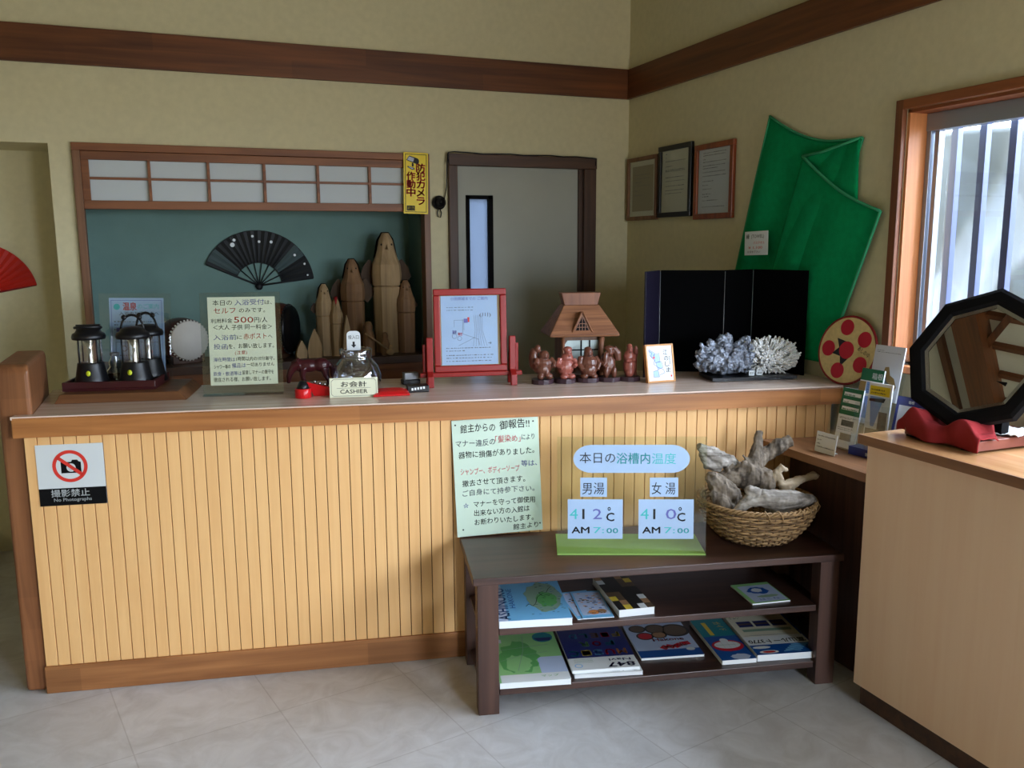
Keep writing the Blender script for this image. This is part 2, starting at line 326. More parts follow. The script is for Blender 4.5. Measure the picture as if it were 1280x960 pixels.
# door
d = struct(bpy.data.objects.new('door_1', None)); COL.objects.link(d)
b = MB(); b.box(DX0, YB-.035, DZ1-.062, DX1, YB+.06, DZ1); b.build('door_head', M['dark'], d, .003)
b = MB(); b.box(DX0, YB-.028, 0, DX0+.05, YB+.06, DZ1-.062); b.box(DX1-.075, YB-.028, 0, DX1, YB+.06, DZ1-.062); b.box(DX1-.10, YB-.005, 0, DX1-.076, YB+.05, DZ1-.062); b.build('door_jamb', M['darkZ'], d, .003)
SX0, SX1, SZ1, SZ0 = 1.533, 1.690, 1.818, .60
b = MB(); y0, y1 = YB+.012, YB+.045
b.box(DX0+.05, y0, 0, SX0, y1, DZ1-.062); b.box(SX1, y0, 0, DX1-.1, y1, DZ1-.062); b.box(SX0, y0, SZ1, SX1, y1, DZ1-.062); b.box(SX0, y0, 0, SX1, y1, SZ0); b.build('door_panel', M['door'], d)
b = MB(); e = .02
b.box(SX0, y0-.008, SZ0, SX0+e, y1, SZ1); b.box(SX1-e*1.4, y0-.008, SZ0, SX1, y1, SZ1); b.box(SX0, y0-.008, SZ1-e, SX1, y1, SZ1); b.box(SX0, y0-.008, SZ0, SX1, y1, SZ0+e); b.build('slit_frame', M['blackm'], d)
b = MB(); b.box(SX0+e, y0+.012, SZ0+e, SX1-e*1.4, y0+.018, SZ1-e); b.build('slit_pane', M['frost'], d)
# window
wn = struct(bpy.data.objects.new('window_1', None)); COL.objects.link(wn)
b = MB(); c = .034
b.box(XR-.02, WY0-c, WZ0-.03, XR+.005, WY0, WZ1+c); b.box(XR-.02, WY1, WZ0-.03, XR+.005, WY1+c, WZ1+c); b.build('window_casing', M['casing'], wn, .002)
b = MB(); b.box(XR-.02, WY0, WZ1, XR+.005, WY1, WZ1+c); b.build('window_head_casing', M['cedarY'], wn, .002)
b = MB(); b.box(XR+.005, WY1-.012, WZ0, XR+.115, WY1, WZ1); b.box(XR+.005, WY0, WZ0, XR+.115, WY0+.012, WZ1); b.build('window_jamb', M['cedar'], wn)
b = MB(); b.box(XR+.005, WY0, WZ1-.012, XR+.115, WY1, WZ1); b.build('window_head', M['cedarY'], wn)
b = MB(); b.box(XR-.035, WY0-.03, WZ0-.028, XR+.115, WY1+.03, WZ0); b.build('window_sill', M['cedar'], wn, .003)
b = MB(); X0 = XR+.085
for y in (WY1-.012, WY1-.040): b.box(X0+(WY1-y)*.35, y-.020, WZ0, X0+.028+(WY1-y)*.35, y, WZ1-.012)
b.box(X0, WY0+.012, WZ1-.075, X0+.05, WY1-.012, WZ1-.012); b.box(X0, WY0+.012, WZ0, X0+.05, WY1-.012, WZ0+.05); b.box(X0, WY0+.012, WZ0, X0+.04, WY0+.06, WZ1); b.box(X0, .52, WZ0, X0+.04, .58, WZ1)
b.build('window_sash', M['alu'], wn, .002)
b = MB(); b.box(X0+.032, WY0+.02, WZ0+.02, X0+.036, WY1-.09, WZ1-.07); b.build('window_pane', M['glass'], wn)
# entrance frame behind the viewer
b = MB()
for x in (EX0, EX1-.06): b.box(x, YF-.1, 0, x+.06, YF-.04, EZ)
b.box(EX0, YF-.1, EZ-.06, EX1, YF-.04, EZ); struct(b.build('window_2', M['alu']))
# outside the window: steel bars, tarpaulin, ground
M['bar'] = mat('blue_grey_steel', (52, 62, 98), .45, var=.05)
for i, y in enumerate(tuple(2.452-.121*i for i in range(15))):
    b = MB(); b.box(XR+.205, y-.014, WZ0-.15, XR+.23, y+.014, WZ1+.2)
    tag(b.build('window_bar', M['bar']), 'vertical blue-grey steel security bar outside the window, %s' % ('nearest the corner of the room' if i == 0 else 'second from the jamb' if i == 1 else 'third from the jamb' if i == 2 else 'towards the entrance'), 'window bar', 'security bars outside the window')
b = MB(); b.box(XR+.19, -1.4, WZ0-.2, XR+.245, 2.6, WZ0-.16); struct(b.build('window_bar_rail', M['bar']))
M['tarp'] = mat('grey_tarpaulin', (50, 57, 66), .5, var=.12, scale=5, bump=.3, bscale=14)
def tarp(u, v):
    y = 1.2+u*3.4; z = v*(2.06+.06*math.sin(y*2.3)-.25*max(0, u-.75))
    tri = lambda q: abs((q % 1)-.5)*2
    f = .17*tri((z+1.5*(y-2.6))*.62+.15)+.07*tri((z-.8*y)*1.3)+.03*tri(y*2.9+z*.7)
    return (3.75+f+.30*(1-v)+.10*noise.noise((y*1.5, z*1.5, 0)), y, z)
b = MB(); b.grid(tarp, 120, 90); tag(b.build('tarpaulin', M['tarp'], mods=(('SOL', .004),)), 'creased grey tarpaulin hanging outside beyond the barred window', 'tarpaulin')
b = MB(); b.box(XR+.13, -6, -.3, 12, 9, -.25); struct(b.build('ground_outside', mat('gravel_ground', (120, 118, 110), .9)))
# left passage: raised stone step with a dark sheet added as shade
b = MB(); b.box(XL, 3.9, 0, -.95, 4.92, .12); struct(b.build('floor_step', mat('speckled_stone_step', (150, 148, 142), .7, var=.25, scale=90), bevel=.01))

b = MB(); b.prism([(-2.2, 3.36), (-.98, 3.36), (-.98, 3.88), (-2.2, 3.88)], .0005, .012); tag(b.build('floor_shade_sheet', mat('brown_shade_sheet', (58, 52, 46), .9, bump=.4, bscale=200), None, .004), 'dark sheet painting shade on the passage floor at far left behind the counter post', 'shade sheet')  # added dark sheet, paints the counter's shade onto the floor

# ------------------------------------------------------------------ reception counter
ct = thing('reception_counter', 'long reception counter faced with pale vertical boards, wooden top and end post', 'counter', W(0, 0, 0), CAD)
def end_a(bb): return (XR-.008-bb*.19637)/.98053
P = [(-1.14, 3.05), (1.86, 3.05), (1.878, 3.058), (1.888, 3.08), (1.905, 3.14), (end_a(3.20)-.004, 3.2), (end_a(3.62), 3.62), (-1.188, 3.62), (-1.083, 3.092), (-1.14, 3.092)]
b = MB(); b.prism(P, .985, .995); b.prism([(x, max(y, 3.075)) for x, y in P], .925, .985, 0); b.build('counter_top', M['top'], ct)
P2 = [(-1.14, 3.05), (1.86, 3.05), (1.878, 3.058), (1.888, 3.08), (1.888, 3.10), (-1.14, 3.0885)]
b = MB(); b.prism(P2, .923, .9905); b.build('front_edge', M['band'], ct, .005, 3)
b = MB(); a0, pit = -1.113, .0412; n = int((1.836-a0)/pit)
b.box(a0, 3.080, .09, 1.84, 3.10, .93, 1)
for i in range(n+1): b.box(a0+i*pit+.0014, 3.070, .10, min(a0+(i+1)*pit-.0014, 1.838), 3.081, .923, 0)
b.build('front_boards', [M['batten'], M['groove']], ct, .0008, 1)
b = MB(); b.box(-1.116, 3.062, 0, 1.84, 3.10, .100); b.build('baseboard', M['base'], ct, .003)
b = MB(); P = [(3.09, 0), (3.545, 0), (3.545, 1.145), (3.525, 1.165), (3.11, 1.165), (3.09, 1.145)]; sk = lambda y: -.2*(y-3.09)
b.add([(-1.19+sk(y), y, z) for y, z in P]+[(-1.085+sk(y), y, z) for y, z in P], [list(range(6)), list(range(6, 12))[::-1]]+[((i+1) % 6, i, 6+i, 6+(i+1) % 6) for i in range(6)]); b.build('end_post', M['post'], ct, .014, 3)
b = MB(); b.box(-1.06, 3.40, 0, 1.78, 3.43, .92); b.build('inner_panel', M['dark'], ct)
# raised platform on the counter's left end
b = MB(); T = [(-1.075, 3.275), (-.622, 3.275), (-.622, 3.60), (-1.075, 3.60)]; U = [(-1.06, 3.29), (-.655, 3.29), (-.655, 3.60), (-1.06, 3.60)]
b.add([(x, y, .9955) for x, y in T]+[(x, y, 1.026) for x, y in U], [(3, 2, 1, 0), (4, 5, 6, 7), (0, 1, 5, 4), (1, 2, 6, 5), (2, 3, 7, 6), (3, 0, 4, 7)])
M['stepw'] = wood('platform_wood', (98, 62, 36), (128, 84, 52), 'X', .45, blocks=1.2)
o = b.build('wooden_platform', M['stepw'], None, .002); o.location = W(0, 0, 0); o.rotation_euler = (0, 0, CA); tag(o, 'low brown wooden platform with sloping edges lying under the lantern tray', 'platform')

# ------------------------------------------------------------------ side shelf and tan cabinet on the right
sh = thing('side_shelf', 'brown wooden side shelf between the counter and the tan cabinet', 'shelf', (0, 0, 0))
b = MB(); yb = lambda x: (3.068-.0 - 0)/math.cos(CA) + (x*math.sin(CA))/math.cos(CA)   # meets the boards of the counter
b.prism([(2.11, 2.13), (XR-.004, 2.13), (XR-.004, yb(XR-.004)-.004), (2.11, yb(2.11)-.004)], .762, .792); b.build('shelf_board', M['shelf'], sh, .002)
b = MB(); b.prism([(2.235, 2.14), (2.255, 2.14), (2.255, yb(2.255)-.01), (2.235, yb(2.235)-.01)], 0, .762); b.build('support_panel', M['walnutZ'], sh)
cb = thing('storage_cabinet', 'tan laminate cabinet with brown edged top below the barred window', 'cabinet', (0, 0, 0))
b = MB(); b.box(2.075, .30, .075, XR-.005, 2.112, .905); b.build('body', M['birch'], cb, .002)
b = MB(); b.box(2.06, .28, .905, XR-.003, 2.135, .935); b.build('cabinet_top', [M['cabtop']], cb, .002)
b = MB(); b.box(2.055, .28, .9045, 2.0605, 2.1355, .9345); b.box(2.06, 2.134, .9045, XR-.003, 2.1365, .9345); b.build('edge_banding', M['cabedge'], cb)
b = MB(); b.box(2.097, .32, 0, XR-.02, 2.10, .075); b.build('toe_kick', M['dark'], cb)

# ------------------------------------------------------------------ low table with magazine shelves
tb = thing('low_table', 'low dark brown table with two shelves of magazines before the counter', 'table', W(.342, 2.63, 0), CAD-1.0)
LW, LD = 1.30, .425
b = MB(); b.box(0, 0, .456, LW, LD, .481); b.build('tabletop', M['walnut'], tb, .003)
for x0, y0 in ((.014, .004), (LW-.084, .004), (.014, LD-.066), (LW-.084, LD-.066)):
    b = MB(); b.box(x0, y0, 0, x0+.07, y0+.06, .456); b.build('leg', M['walnutZ'], tb, .002)
b = MB(); b.box(.086, .008, .276, LW-.092, LD-.01, .299); b.build('shelf', M['walnut'], tb, .002)
b = MB(); b.box(.086, .008, .064, LW-.092, LD-.01, .088); b.build('shelf', M['walnut'], tb, .002)
b = MB(); b.box(.084, LD-.008, .064, LW-.084, LD-.001, .455); b.build('back_panel', M['walnut'], tb)
for z in (.262, .05):
    b = MB(); b.box(.03, .06, z, .09, LD-.06, z+.013); b.build('rail', M['walnutZ'], tb)
    b = MB(); b.box(LW-.10, .06, z, LW-.03, LD-.06, z+.013); b.build('rail', M['walnutZ'], tb)

# ------------------------------------------------------------------ sheets and boards that stand upright
def SX_(x=0, y=0, z=0, lean=0, rz=0, roll=0):
    """sheet plane (x right, y up, z to the viewer) set upright at x, y, z, leaning back by lean degrees"""
    return TR(x, y, z, rz=rz) @ Matrix.Rotation(R(90-lean), 4, 'X') @ Matrix.Rotation(R(roll), 4, 'Z')
INKS = ['white', 'ink', 'rink', 'bink', 'gink', 'pink', 'tink']
def inks(first): return [M[first]]+[M[i] for i in INKS[1:]]
def CT(name, label, cat, a, b, z=.995, rz=0, group=None):
    return thing(name, label, cat, W(a, b, z), CAD+rz, group)
def scrib(s, W_, H, rows, z, m, h=.012, seed=1, x0=-.42, x1=.42):
    """rows of small print, as glyphs of one dash each"""
    r = random.Random(seed)
    for y in rows:
        x = x0
        while x < x1:
            w = r.uniform(.015, .05)
            if x+w > x1: break
            s.rect(x*W_, (1-y)*H, (x+w)*W_, (1-y)*H+h*H*r.uniform(.6, 1), z, m); x += w+r.uniform(.008, .03)
            if r.random() < .06: break

# no-photography sign on the counter
t = CT('no_photography_sign', 'white and black no photography sign on the left of the counter front', 'sign', -.9725, 3.0695, .786)
s = MB(); s.T = SX_(0, 0, 0, roll=0); w, h = .214, .213
s.box(-w/2, -h/2, 0, w/2, h/2, .0018, 0); z = .0022
s.rect(-w/2, -h/2, w/2, -.046, z, 1); s.ring(-.002, .030, .056, .0445, z+.0004, 2)
P = [(-.031, .006), (.033, .006), (.033, .044), (.026, .046), (.022, .052), (.006, .052), (.002, .045), (-.031, .045)]
s.poly(P, z, 1); s.disc(.001, .025, .0145, z=z+.0002, m=0); s.ring(.001, .025, .0105, .0, z+.0002, 0)
c, q = math.cos(R(-40)), math.sin(R(-40)); s.poly([(-.002+u*c-v*q, .030+u*q+v*c) for u, v in ((-.050, -.0058), (.050, -.0058), (.050, .0058), (-.050, .0058))], z+.0004, 2)
s.text('撮影禁止', -.008, -.074, .028, 0, w=.122, z=z+.0003, al='C', bold=.02); s.text('No Photographs', -.002, -.092, .0165, 0, w=.120, z=z+.0003, al='C', bold=.01)
s.build('sign_plate', [M['whitep'], M['blackm'], M['rink']], t)

# mint poster
t = CT('mint_poster', 'mint green handwritten notice taped to the counter front above the low table', 'poster', .501, 3.0345, .4845)
lean = math.degrees(math.atan2(.030, .434)); s = MB(); w, h = .322, .434; s.T = SX_(0, 0, 0, lean, roll=1.6); s.T = s.T @ Matrix.Translation((0, .005, 0))
s.box(-w/2, 0, 0, w/2, h, .0012, 0); z = .0017
def px(L): return [(a, (x0-30)/575, (x1-30)/575, (y-42)/800, hh/800, m) for a, x0, x1, y, hh, m in L]
s.lines(w, h, px([('館主からの', 85, 315, 125, 62, 1), ('御報告!!', 345, 545, 118, 66, 1), ('マナー違反の', 50, 310, 222, 50, 4), ('「髪染め」', 312, 480, 210, 52, 5), ('により', 488, 575, 202, 44, 4),
 ('器物に損傷がありました。', 65, 570, 300, 50, 1), ('シャンプー、ボディーソープ', 72, 465, 415, 50, 5), ('等は、', 478, 585, 385, 46, 3), ('撤去させて頂きます。', 80, 500, 492, 48, 1),
 ('ご自身にて持参下さい。', 78, 560, 560, 46, 4), ('☆', 78, 115, 645, 38, 3), ('マナーを守って御使用', 148, 560, 640, 46, 1), ('出来ない方の入館は', 148, 520, 702, 46, 1), ('お断わりいたします。', 148, 545, 765, 46, 1), ('館主より', 405, 575, 820, 44, 1)]), z, jit=.05, bold=.014)
for x, y in ((-.46, .96), (.44, .95), (-.43, .06), (.47, .06)): s.disc(x*w, y*h, .0032, z=z, m=1, n=10)
s.build('notice_sheet', inks('mint'), t)

# yellow self-service notice in its acrylic stand
t = CT('price_notice', 'cream handwritten bathing fee notice in a clear acrylic stand on the counter', 'notice', -.424, 3.345)
s = MB(); s.T = SX_(0, 0, .004, 6); w, h = .245, .331
s.T = s.T @ Matrix.Translation((0, .034, 0)); s.box(-w/2, 0, .001, w/2, h, .002, 0)
def px(L): return [(a, (x0-183)/557, (x1-183)/557, (y-115)/740, hh/740, m) for a, x0, x1, y, hh, m in L]
s.lines(w, h, px([('本日の', 225, 385, 180, 50, 1), ('入浴受付', 405, 650, 180, 52, 3), ('は、', 655, 715, 178, 40, 1), ('セルフ', 232, 410, 248, 56, 2), ('のみです。', 440, 655, 244, 44, 1),
 ('利用料金', 205, 382, 328, 40, 1), ('500', 395, 555, 330, 70, 2), ('円/人', 562, 672, 328, 50, 1), ('＜大人 子供 同一料金＞', 222, 708, 385, 46, 1), ('入浴前', 220, 410, 470, 48, 3), ('に', 415, 455, 468, 36, 1),
 ('赤ポスト', 468, 660, 468, 54, 2), ('へ', 672, 708, 466, 40, 1), ('投函', 220, 335, 548, 48, 3), ('を、お願い致します。', 342, 718, 545, 46, 1), ('(注意)', 392, 492, 596, 36, 2),
 ('滞在時間は', 215, 390, 652, 38, 3), ('1時間以内の10分厳守。', 400, 718, 650, 38, 1), ('シャワー等の', 215, 350, 712, 38, 1), ('備品は', 362, 478, 706, 42, 3), ('一切ありません', 484, 715, 700, 36, 1),
 ('飲食・飲酒等は', 208, 440, 772, 38, 3), ('留意しマナーの厳守を', 446, 708, 766, 38, 1), ('徹底される様、お願い致します。', 208, 680, 822, 40, 1)]), .0024, bold=.008, jit=.03)
s.build('notice_sheet', inks('cream'), t)
s = MB(); s.T = SX_(0, 0, .004, 6); s.box(-.150, .0, -.001, .142, .382, .0008); s.box(-.150, 0, .0028, .142, .382, .0045)
s.T = I4; s.box(-.150, -.026, .0005, .142, .03, .004); s.build('acrylic_stand', M['clear'], t)

# bath temperature board
t = CT('temperature_board', 'clear acrylic board with handwritten bath temperature cards on the low table', 'sign', .914, 2.745, .4805, -11.5)
w = .515; s = MB(); s.T = SX_(0, 0, 0, 5); s.box(-w/2, .003, -.0015, w/2, .415, .0015); s.build('acrylic_panel', M['tint'], t)
s = MB(); s.box(-w/2, -.003, .0005, w/2, .205, .006); s.build('green_foot', M['green_ac'], t, label='translucent green foot')
K = .515/1185   # metres per pixel of the close-up used to measure the cards
def xy(x, y): return ((x-637)*K, (915-y)*K*1.03)
def card(name, x0, y0, x1, y1, base, lab):
    s = MB(); s.T = SX_(0, 0, 0, 5); s.box(*xy(x0, y1), .0018, *xy(x1, y0), .0026); return s
s = MB(); s.T = SX_(0, 0, 0, 5); x0, y0 = xy(172, 268); x1, y1 = xy(1095, 50); r = (y1-y0)/2; P = []
for i in range(17): a = R(90+180*i/16); P.append((x0+r*1.3+r*1.3*math.cos(a), (y0+y1)/2+r*math.sin(a)))
for i in range(17): a = R(-90+180*i/16); P.append((x1-r*1.3+r*1.3*math.cos(a), (y0+y1)/2+r*math.sin(a)))
s.prism(P, .0018, .0026)
def T(st, xl, xr, yb, hh, m, bold=.0): x, y = xy(xl, yb); s.text(st, x, y, hh*K, m, w=(xr-xl)*K, z=.0030, bold=bold)
T('本日の', 222, 505, 185, 95, 1); T('浴槽内', 515, 780, 190, 95, 6, .012); T('温度', 795, 985, 192, 95, 6); s.build('title_card', inks('pale'), t)
for nm, xa, xb, ch in (('gender_card', 228, 440, '男湯'), ('gender_card', 780, 1005, '女 湯')):
    s = card(nm, xa, 305, xb, 455, 0, ''); T(ch, xa+15, xb-22, 428, 105, 1); s.build(nm, inks('pale'), t, label='small card lettered '+ch.replace(' ', ''))
for xa, dg, dx in ((128, '2', 330), (692, '0', 345)):
    s = card('reading_card', xa, 475, xa+438, 785, 0, ''); T('4', xa+15, xa+80, 630, 120, 6); T('1', xa+116, xa+134, 630, 120, 1); T(dg, xa+200 if dg == '2' else xa+216, xa+272 if dg == '2' else xa+300, 630, 120, 3)
    T('°', xa+318, xa+342, 610, 105, 1, .02); T('C', xa+308, xa+370, 645, 95, 1, .03); T('AM', xa+32, xa+172, 740, 72, 1, .05); T('7:', xa+205, xa+290, 740, 70, 6); T('00', xa+310, xa+402, 740, 58, 6, .03)
    s.build('reading_card', inks('pale'), t, label='card reading 41.%s degrees at 7:00' % dg)

# ------------------------------------------------------------------ things on the wall
# camera warning sign
t = thing('camera_warning_sign', 'narrow yellow security camera warning sign between the niche and the door', 'sign', (1.243, YB-.030, 1.872))
s = MB(); s.T = SX_(0, 0, 0, roll=-1.2); w, h = .132, .315
s.box(-w/2, -h/2, 0, w/2, h/2, .004, 0); z = .0045
for x0, y0, x1, y1 in ((-w/2+.008, -h/2+.008, -w/2+.011, h/2-.008), (w/2-.011, -h/2+.008, w/2-.008, h/2-.008), (-w/2+.008, h/2-.011, w/2-.008, h/2-.008), (-w/2+.008, -h/2+.008, w/2-.008, -h/2+.011)): s.rect(x0, y0, x1, y1, z, 1)
for i, ch in enumerate('防犯カメラ'): s.text(ch, .026, .062-i*.0425, .048, 2, w=.048 if i < 2 else .043, z=z, al='C', bold=.06)
for i, ch in enumerate('作動中'): s.text(ch, -.027, .020-i*.042, .046, 2, w=.047, z=z, al='C', bold=.06)
c, q = math.cos(R(-18)), math.sin(R(-18)); rot = lambda u, v, ox=-.020, oy=.120: (ox+u*c-v*q, oy+u*q+v*c)
s.poly([rot(-.030, -.013), rot(.030, -.013), rot(.034, .004), rot(.026, .017), rot(-.022, .015)], z, 1); s.poly([rot(-.025, -.009), rot(.008, -.009), rot(.008, .011), rot(-.020, .011)], z+.0003, 3); s.disc(*rot(.027, .002), .011, .014, z=z+.0003, m=1)
s.poly([(-.022, .105), (-.012, .103), (-.012, .085), (-.022, .085)], z, 1); s.poly([(-.045, .088), (-.010, .080), (-.006, .072), (-.020, .068), (-.046, .082)], z, 1); s.poly([(-.039, .085), (-.014, .078), (-.012, .074), (-.020, .072), (-.040, .082)], z+.0003, 3)
s.rect(-.050, -.142, -.006, -.116, z, 1); s.text('録画', -.028, -.136, .020, 0, w=.036, z=z+.0003, al='C', bold=.02)
s.build('sign_plate', [M['yellow'], M['ink'], M['rink'], M['grey']], t, .002)
# small camera with hanging cable
t = thing('security_camera', 'small black dome camera with hanging cable beside the yellow sign', 'camera', (1.374, YB-.002, 1.775))
s = MB(); s.T = TR(rx=90); s.lathe([(0, 0), (.036, 0), (.038, .012), (.034, .026), (.0, .026)], 0, 24); s.ell((0, 0, .026), (.029, .029, .024)); hs = s.build('housing', M['blackp'], t)
s = MB(); s.T = TR(rx=90); s.lathe([(0, .044), (.013, .044), (.013, .052), (0, .0535)], 0, 18); s.build('lens', M['black'], hs)
s = MB(); s.tube([(.004, -.012, -.03), (.012, -.014, -.055), (.006, -.014, -.078), (-.008, -.013, -.074), (-.010, -.012, -.05), (-.004, -.012, -.032)], .003)
s.tube([(.03, -.006, .01), (.040, -.02, .08), (.042, -.03, .2), (.047, -.038, .258)], .003); s.build('cable', M['blackp'], t)
o = MB(); pts = [(DX0-.004, YB-.040, 1.98), (DX0-.004, YB-.040, 2.036), (DX0+.03, YB-.042, 2.040)]+[(DX0+.03+i*.08, YB-.036, 2.036+.003*math.sin(i*2.1)) for i in range(1, 10)]+[(DX1-.01, YB-.036, 2.03), (DX1-.012, YB-.038, 1.99)]
o.tube(pts, .0035); tag(o.build('black_cable', M['blackp']), 'thin black cable running along the top of the door frame', 'cable')

# transom of shoji panels
t = thing('shoji_transom', 'wooden transom with two rows of white paper panes above the niche', 'transom', (0, YB, 0))
x0, x1, z0, z1 = NX0+.034, NX1-.036, 1.726, NZ1-.036
s = MB(); f = .032; s.box(x0, -.014, z0, x1, .016, z0+.040); s.box(x0, -.014, z1-.038, x1, .016, z1); s.box(x0, -.014, z0+.04, x0+f, .016, z1-.038); s.box(x1-f, -.014, z0+.04, x1, .016, z1-.038); s.build('transom_frame', M['frame'], t, .002)
s = MB()
for x in (-.054, .212, .475, .738, 1.004): s.box(x-.0065, -.010, z0+.04, x+.0065, .010, z1-.038)
s.box(x0+f, -.0095, 1.862, x1-f, .0095, 1.873); s.build('muntins', M['frame'], t)
s = MB(); s.box(x0+f-.005, .010, z0+.035, x1-f+.005, .012, z1-.033); s.build('paper', M['shoji'], t)

# folding fans
def fan(name, label, loc, rad, a0, a1, inner, mats, parts, ribs=9, light=()):
    t = thing(name, label, 'folding fan', loc); n = 40
    s = MB(); s.T = Matrix.Rotation(R(90), 4, 'X'); vs = []; fs = []; ms = []
    for i in range(n+1):
        a = R(a0+(a1-a0)*i/n); d = .003 if i % 2 else .008
        vs += [(rad*inner*math.cos(a), rad*inner*math.sin(a), d), (rad*math.cos(a), rad*math.sin(a), d*1.3)]
        if i: s.add([vs[-4], vs[-3], vs[-1], vs[-2]], [(0, 3, 2, 1)], 1 if any(p <= i <= q for p, q in light) else 0)
    for fx, fy, r, m in parts: a = R(a0+(a1-a0)*fx); s.disc(rad*fy*math.cos(a), rad*fy*math.sin(a), r, z=.0125, m=m, n=12)
    for k in range(2):
        rr = rad*(1-k*(1-inner)); s.tube([(rr*math.cos(R(a0+(a1-a0)*i/n)), rr*math.sin(R(a0+(a1-a0)*i/n)), .007) for i in range(n+1)], .0016, 0, 5)
    s.build('leaf', mats[:3], t, mods=(('SOL', .0012),))
    s = MB(); s.T = Matrix.Rotation(R(90), 4, 'X')
    for i in range(ribs):
        a = R(a0+(a1-a0)*i/(ribs-1)); e = inner*1.08 if 0 < i < ribs-1 else .995; wd_ = .0028 if 0 < i < ribs-1 else .005
        s.tube([(-.02*math.cos(a), -.02*math.sin(a), .004), (rad*e*math.cos(a), rad*e*math.sin(a), .005)], wd_, 0, 6)
    s.build('ribs', mats[3], t)
    s = MB(); s.T = Matrix.Rotation(R(90), 4, 'X'); s.T = s.T @ Matrix.Translation((0, -.006, 0)); s.lathe([(0, 0), (.018, 0), (.018, .012), (0, .013)], 0, 16); s.build('rivet', mats[3], t)
M['fanb'] = mat('black_fan_paper', (16, 18, 20), .55, var=0); M['fang'] = mat('grey_fan_gauze', (62, 76, 76), .7, var=0)
fan('black_folding_fan', 'open black folding fan with pale blossom dots hung in the niche', (.456, NYB-.004, 1.338), .296, 156, 7, .42, [M['fanb'], M['fang'], M['white'], M['fanb']],
    [(.24, .86, .012, 2), (.27, .92, .008, 2), (.41, .90, .007, 2), (.46, .80, .007, 2), (.56, .83, .008, 2), (.78, .86, .007, 2), (.88, .92, .006, 2), (.97, .9, .005, 2)], light=((2, 5), (30, 33)))
M['fanr'] = mat('red_fan_paper', (184, 30, 16), .5, var=.04); M['fanr2'] = mat('dark_red_fan', (120, 16, 14), .5, var=0)
fan('red_folding_fan', 'open plain red folding fan on the recess wall at far left', (-.872, 4.926, 1.317), .258, 172, 11, .38, [M['fanr'], M['fanr'], M['fanr'], M['fanr2']], [], ribs=11)

# framed certificates on the right wall
def framed(label, y0, y1, z0, z1, fm, wd_, sheet, rows, mount=0):
    t = thing('framed_certificate', label, 'picture frame', (XR, (y0+y1)/2, z0), -90, 'framed certificates on the right wall'); w, h = y0-y1, z1-z0
    s = MB(); s.T = SX_(0, -.003, 0); fw = wd_
    for a in ((-w/2, 0, w/2, fw), (-w/2, h-fw, w/2, h), (-w/2, fw, -w/2+fw, h-fw), (w/2-fw, fw, w/2, h-fw)): s.box(a[0], a[1], 0, a[2], a[3], .02)
    s.build('frame', fm, t, .003)
    s = MB(); s.T = SX_(0, -.003, 0); s.box(-w/2+fw-.002, fw-.002, .002, w/2-fw+.002, h-fw+.002, .008, 0)
    if mount: s.rect(-w/2+fw+mount, fw+mount, w/2-fw-mount, h-fw-mount, .0085, 2)
    iw, ih = w-2*fw-2*mount, h-2*fw-2*mount; s.T = s.T @ Matrix.Translation((0, fw+mount, 0)); scrib(s, iw, ih, rows, .009, 1, .014, int(y0*100), -.36, .36); s.build('certificate', [M[sheet], M['gink'], M['aged']], t)
    s = MB(); s.T = SX_(0, -.003, 0); s.box(-w/2+fw-.002, fw-.002, .011, w/2-fw+.002, h-fw+.002, .012); s.build('glazing', M['glass'], t)
M['aged'] = mat('aged_paper', (150, 138, 112), .7, var=.04); M['ivory'] = mat('ivory_paper', (206, 204, 186), .7, var=.03); M['sheet'] = mat('pale_grey_paper', (206, 210, 214), .7, var=.02)
framed('brown framed certificate with wide pale mount, nearest the corner of the walls', 4.515, 4.185, 1.683, 2.033, M['frameZ'], .022, 'ivory', (.12, .2, .28, .36, .44, .55, .65), .028)
framed('black framed certificate between the brown frame and the orange-brown frame', 4.172, 3.852, 1.690, 2.064, M['black'], .026, 'ivory', (.06, .12, .18, .26, .32, .34, .44, .5, .58, .65, .7))
M['rosewood'] = wood('orange_brown_frame', (112, 50, 22), (148, 74, 34), 'Z', .35)
framed('orange-brown framed typed certificate, nearest the green cloth', 3.822, 3.496, 1.670, 2.036, M['rosewood'], .027, 'sheet', (.06, .1, .16, .2, .26, .3, .36, .42, .5, .56, .62, .7, .74, .8, .9))

# green cloth pinned to the wall, folded over itself
M['greencloth'] = mat('green_terry_cloth', (9, 138, 82), .9, var=.10, scale=40, bump=.3, bscale=220, spec=.1)
M['greenhem'] = mat('green_hem', (52, 150, 104), .9, var=0)
t = thing('green_cloth', 'green cloth pinned by its corners to the wall behind the black screen', 'cloth', (XR, 0, 0))
def mix(p, q, u): return tuple(p[i]+(q[i]-p[i])*u for i in range(len(p)))
def patch(nm, TL, TRr, BL, BR, off, amp, ph, sag=0, side=0):
    def fn(u, v):
        top = mix(TL, TRr, u); bot = mix(BL, BR, u); y, z = mix(top, bot, v); z -= sag*math.sin(math.pi*u)*(1-v)**2
        y += side*math.sin(math.pi*v)*(1-u)
        f = amp*(math.sin(u*9+ph+v*2.0)*.5+.5)*min(1, v*3+.15)+amp*.7*(math.sin(u*5.2-v*4+ph*2)*.5+.5)*v
        return (-off-f*(1-abs(2*u-1)**6*.8), y, z)
    s = MB(); s.grid(fn, 46, 50); s.build(nm, M['greencloth'], t, mods=(('SOL', .003),))
    return fn
f1 = patch('back_fold', (3.250, 2.105), (2.685, 1.949), (3.56, 1.06), (3.02, 1.06), .008, .026, .4, .05)
f2 = patch('front_fold', (2.995, 1.908), (2.552, 1.667), (3.30, 1.06), (2.80, 1.06), .030, .010, 2.2, .03)
s = MB()
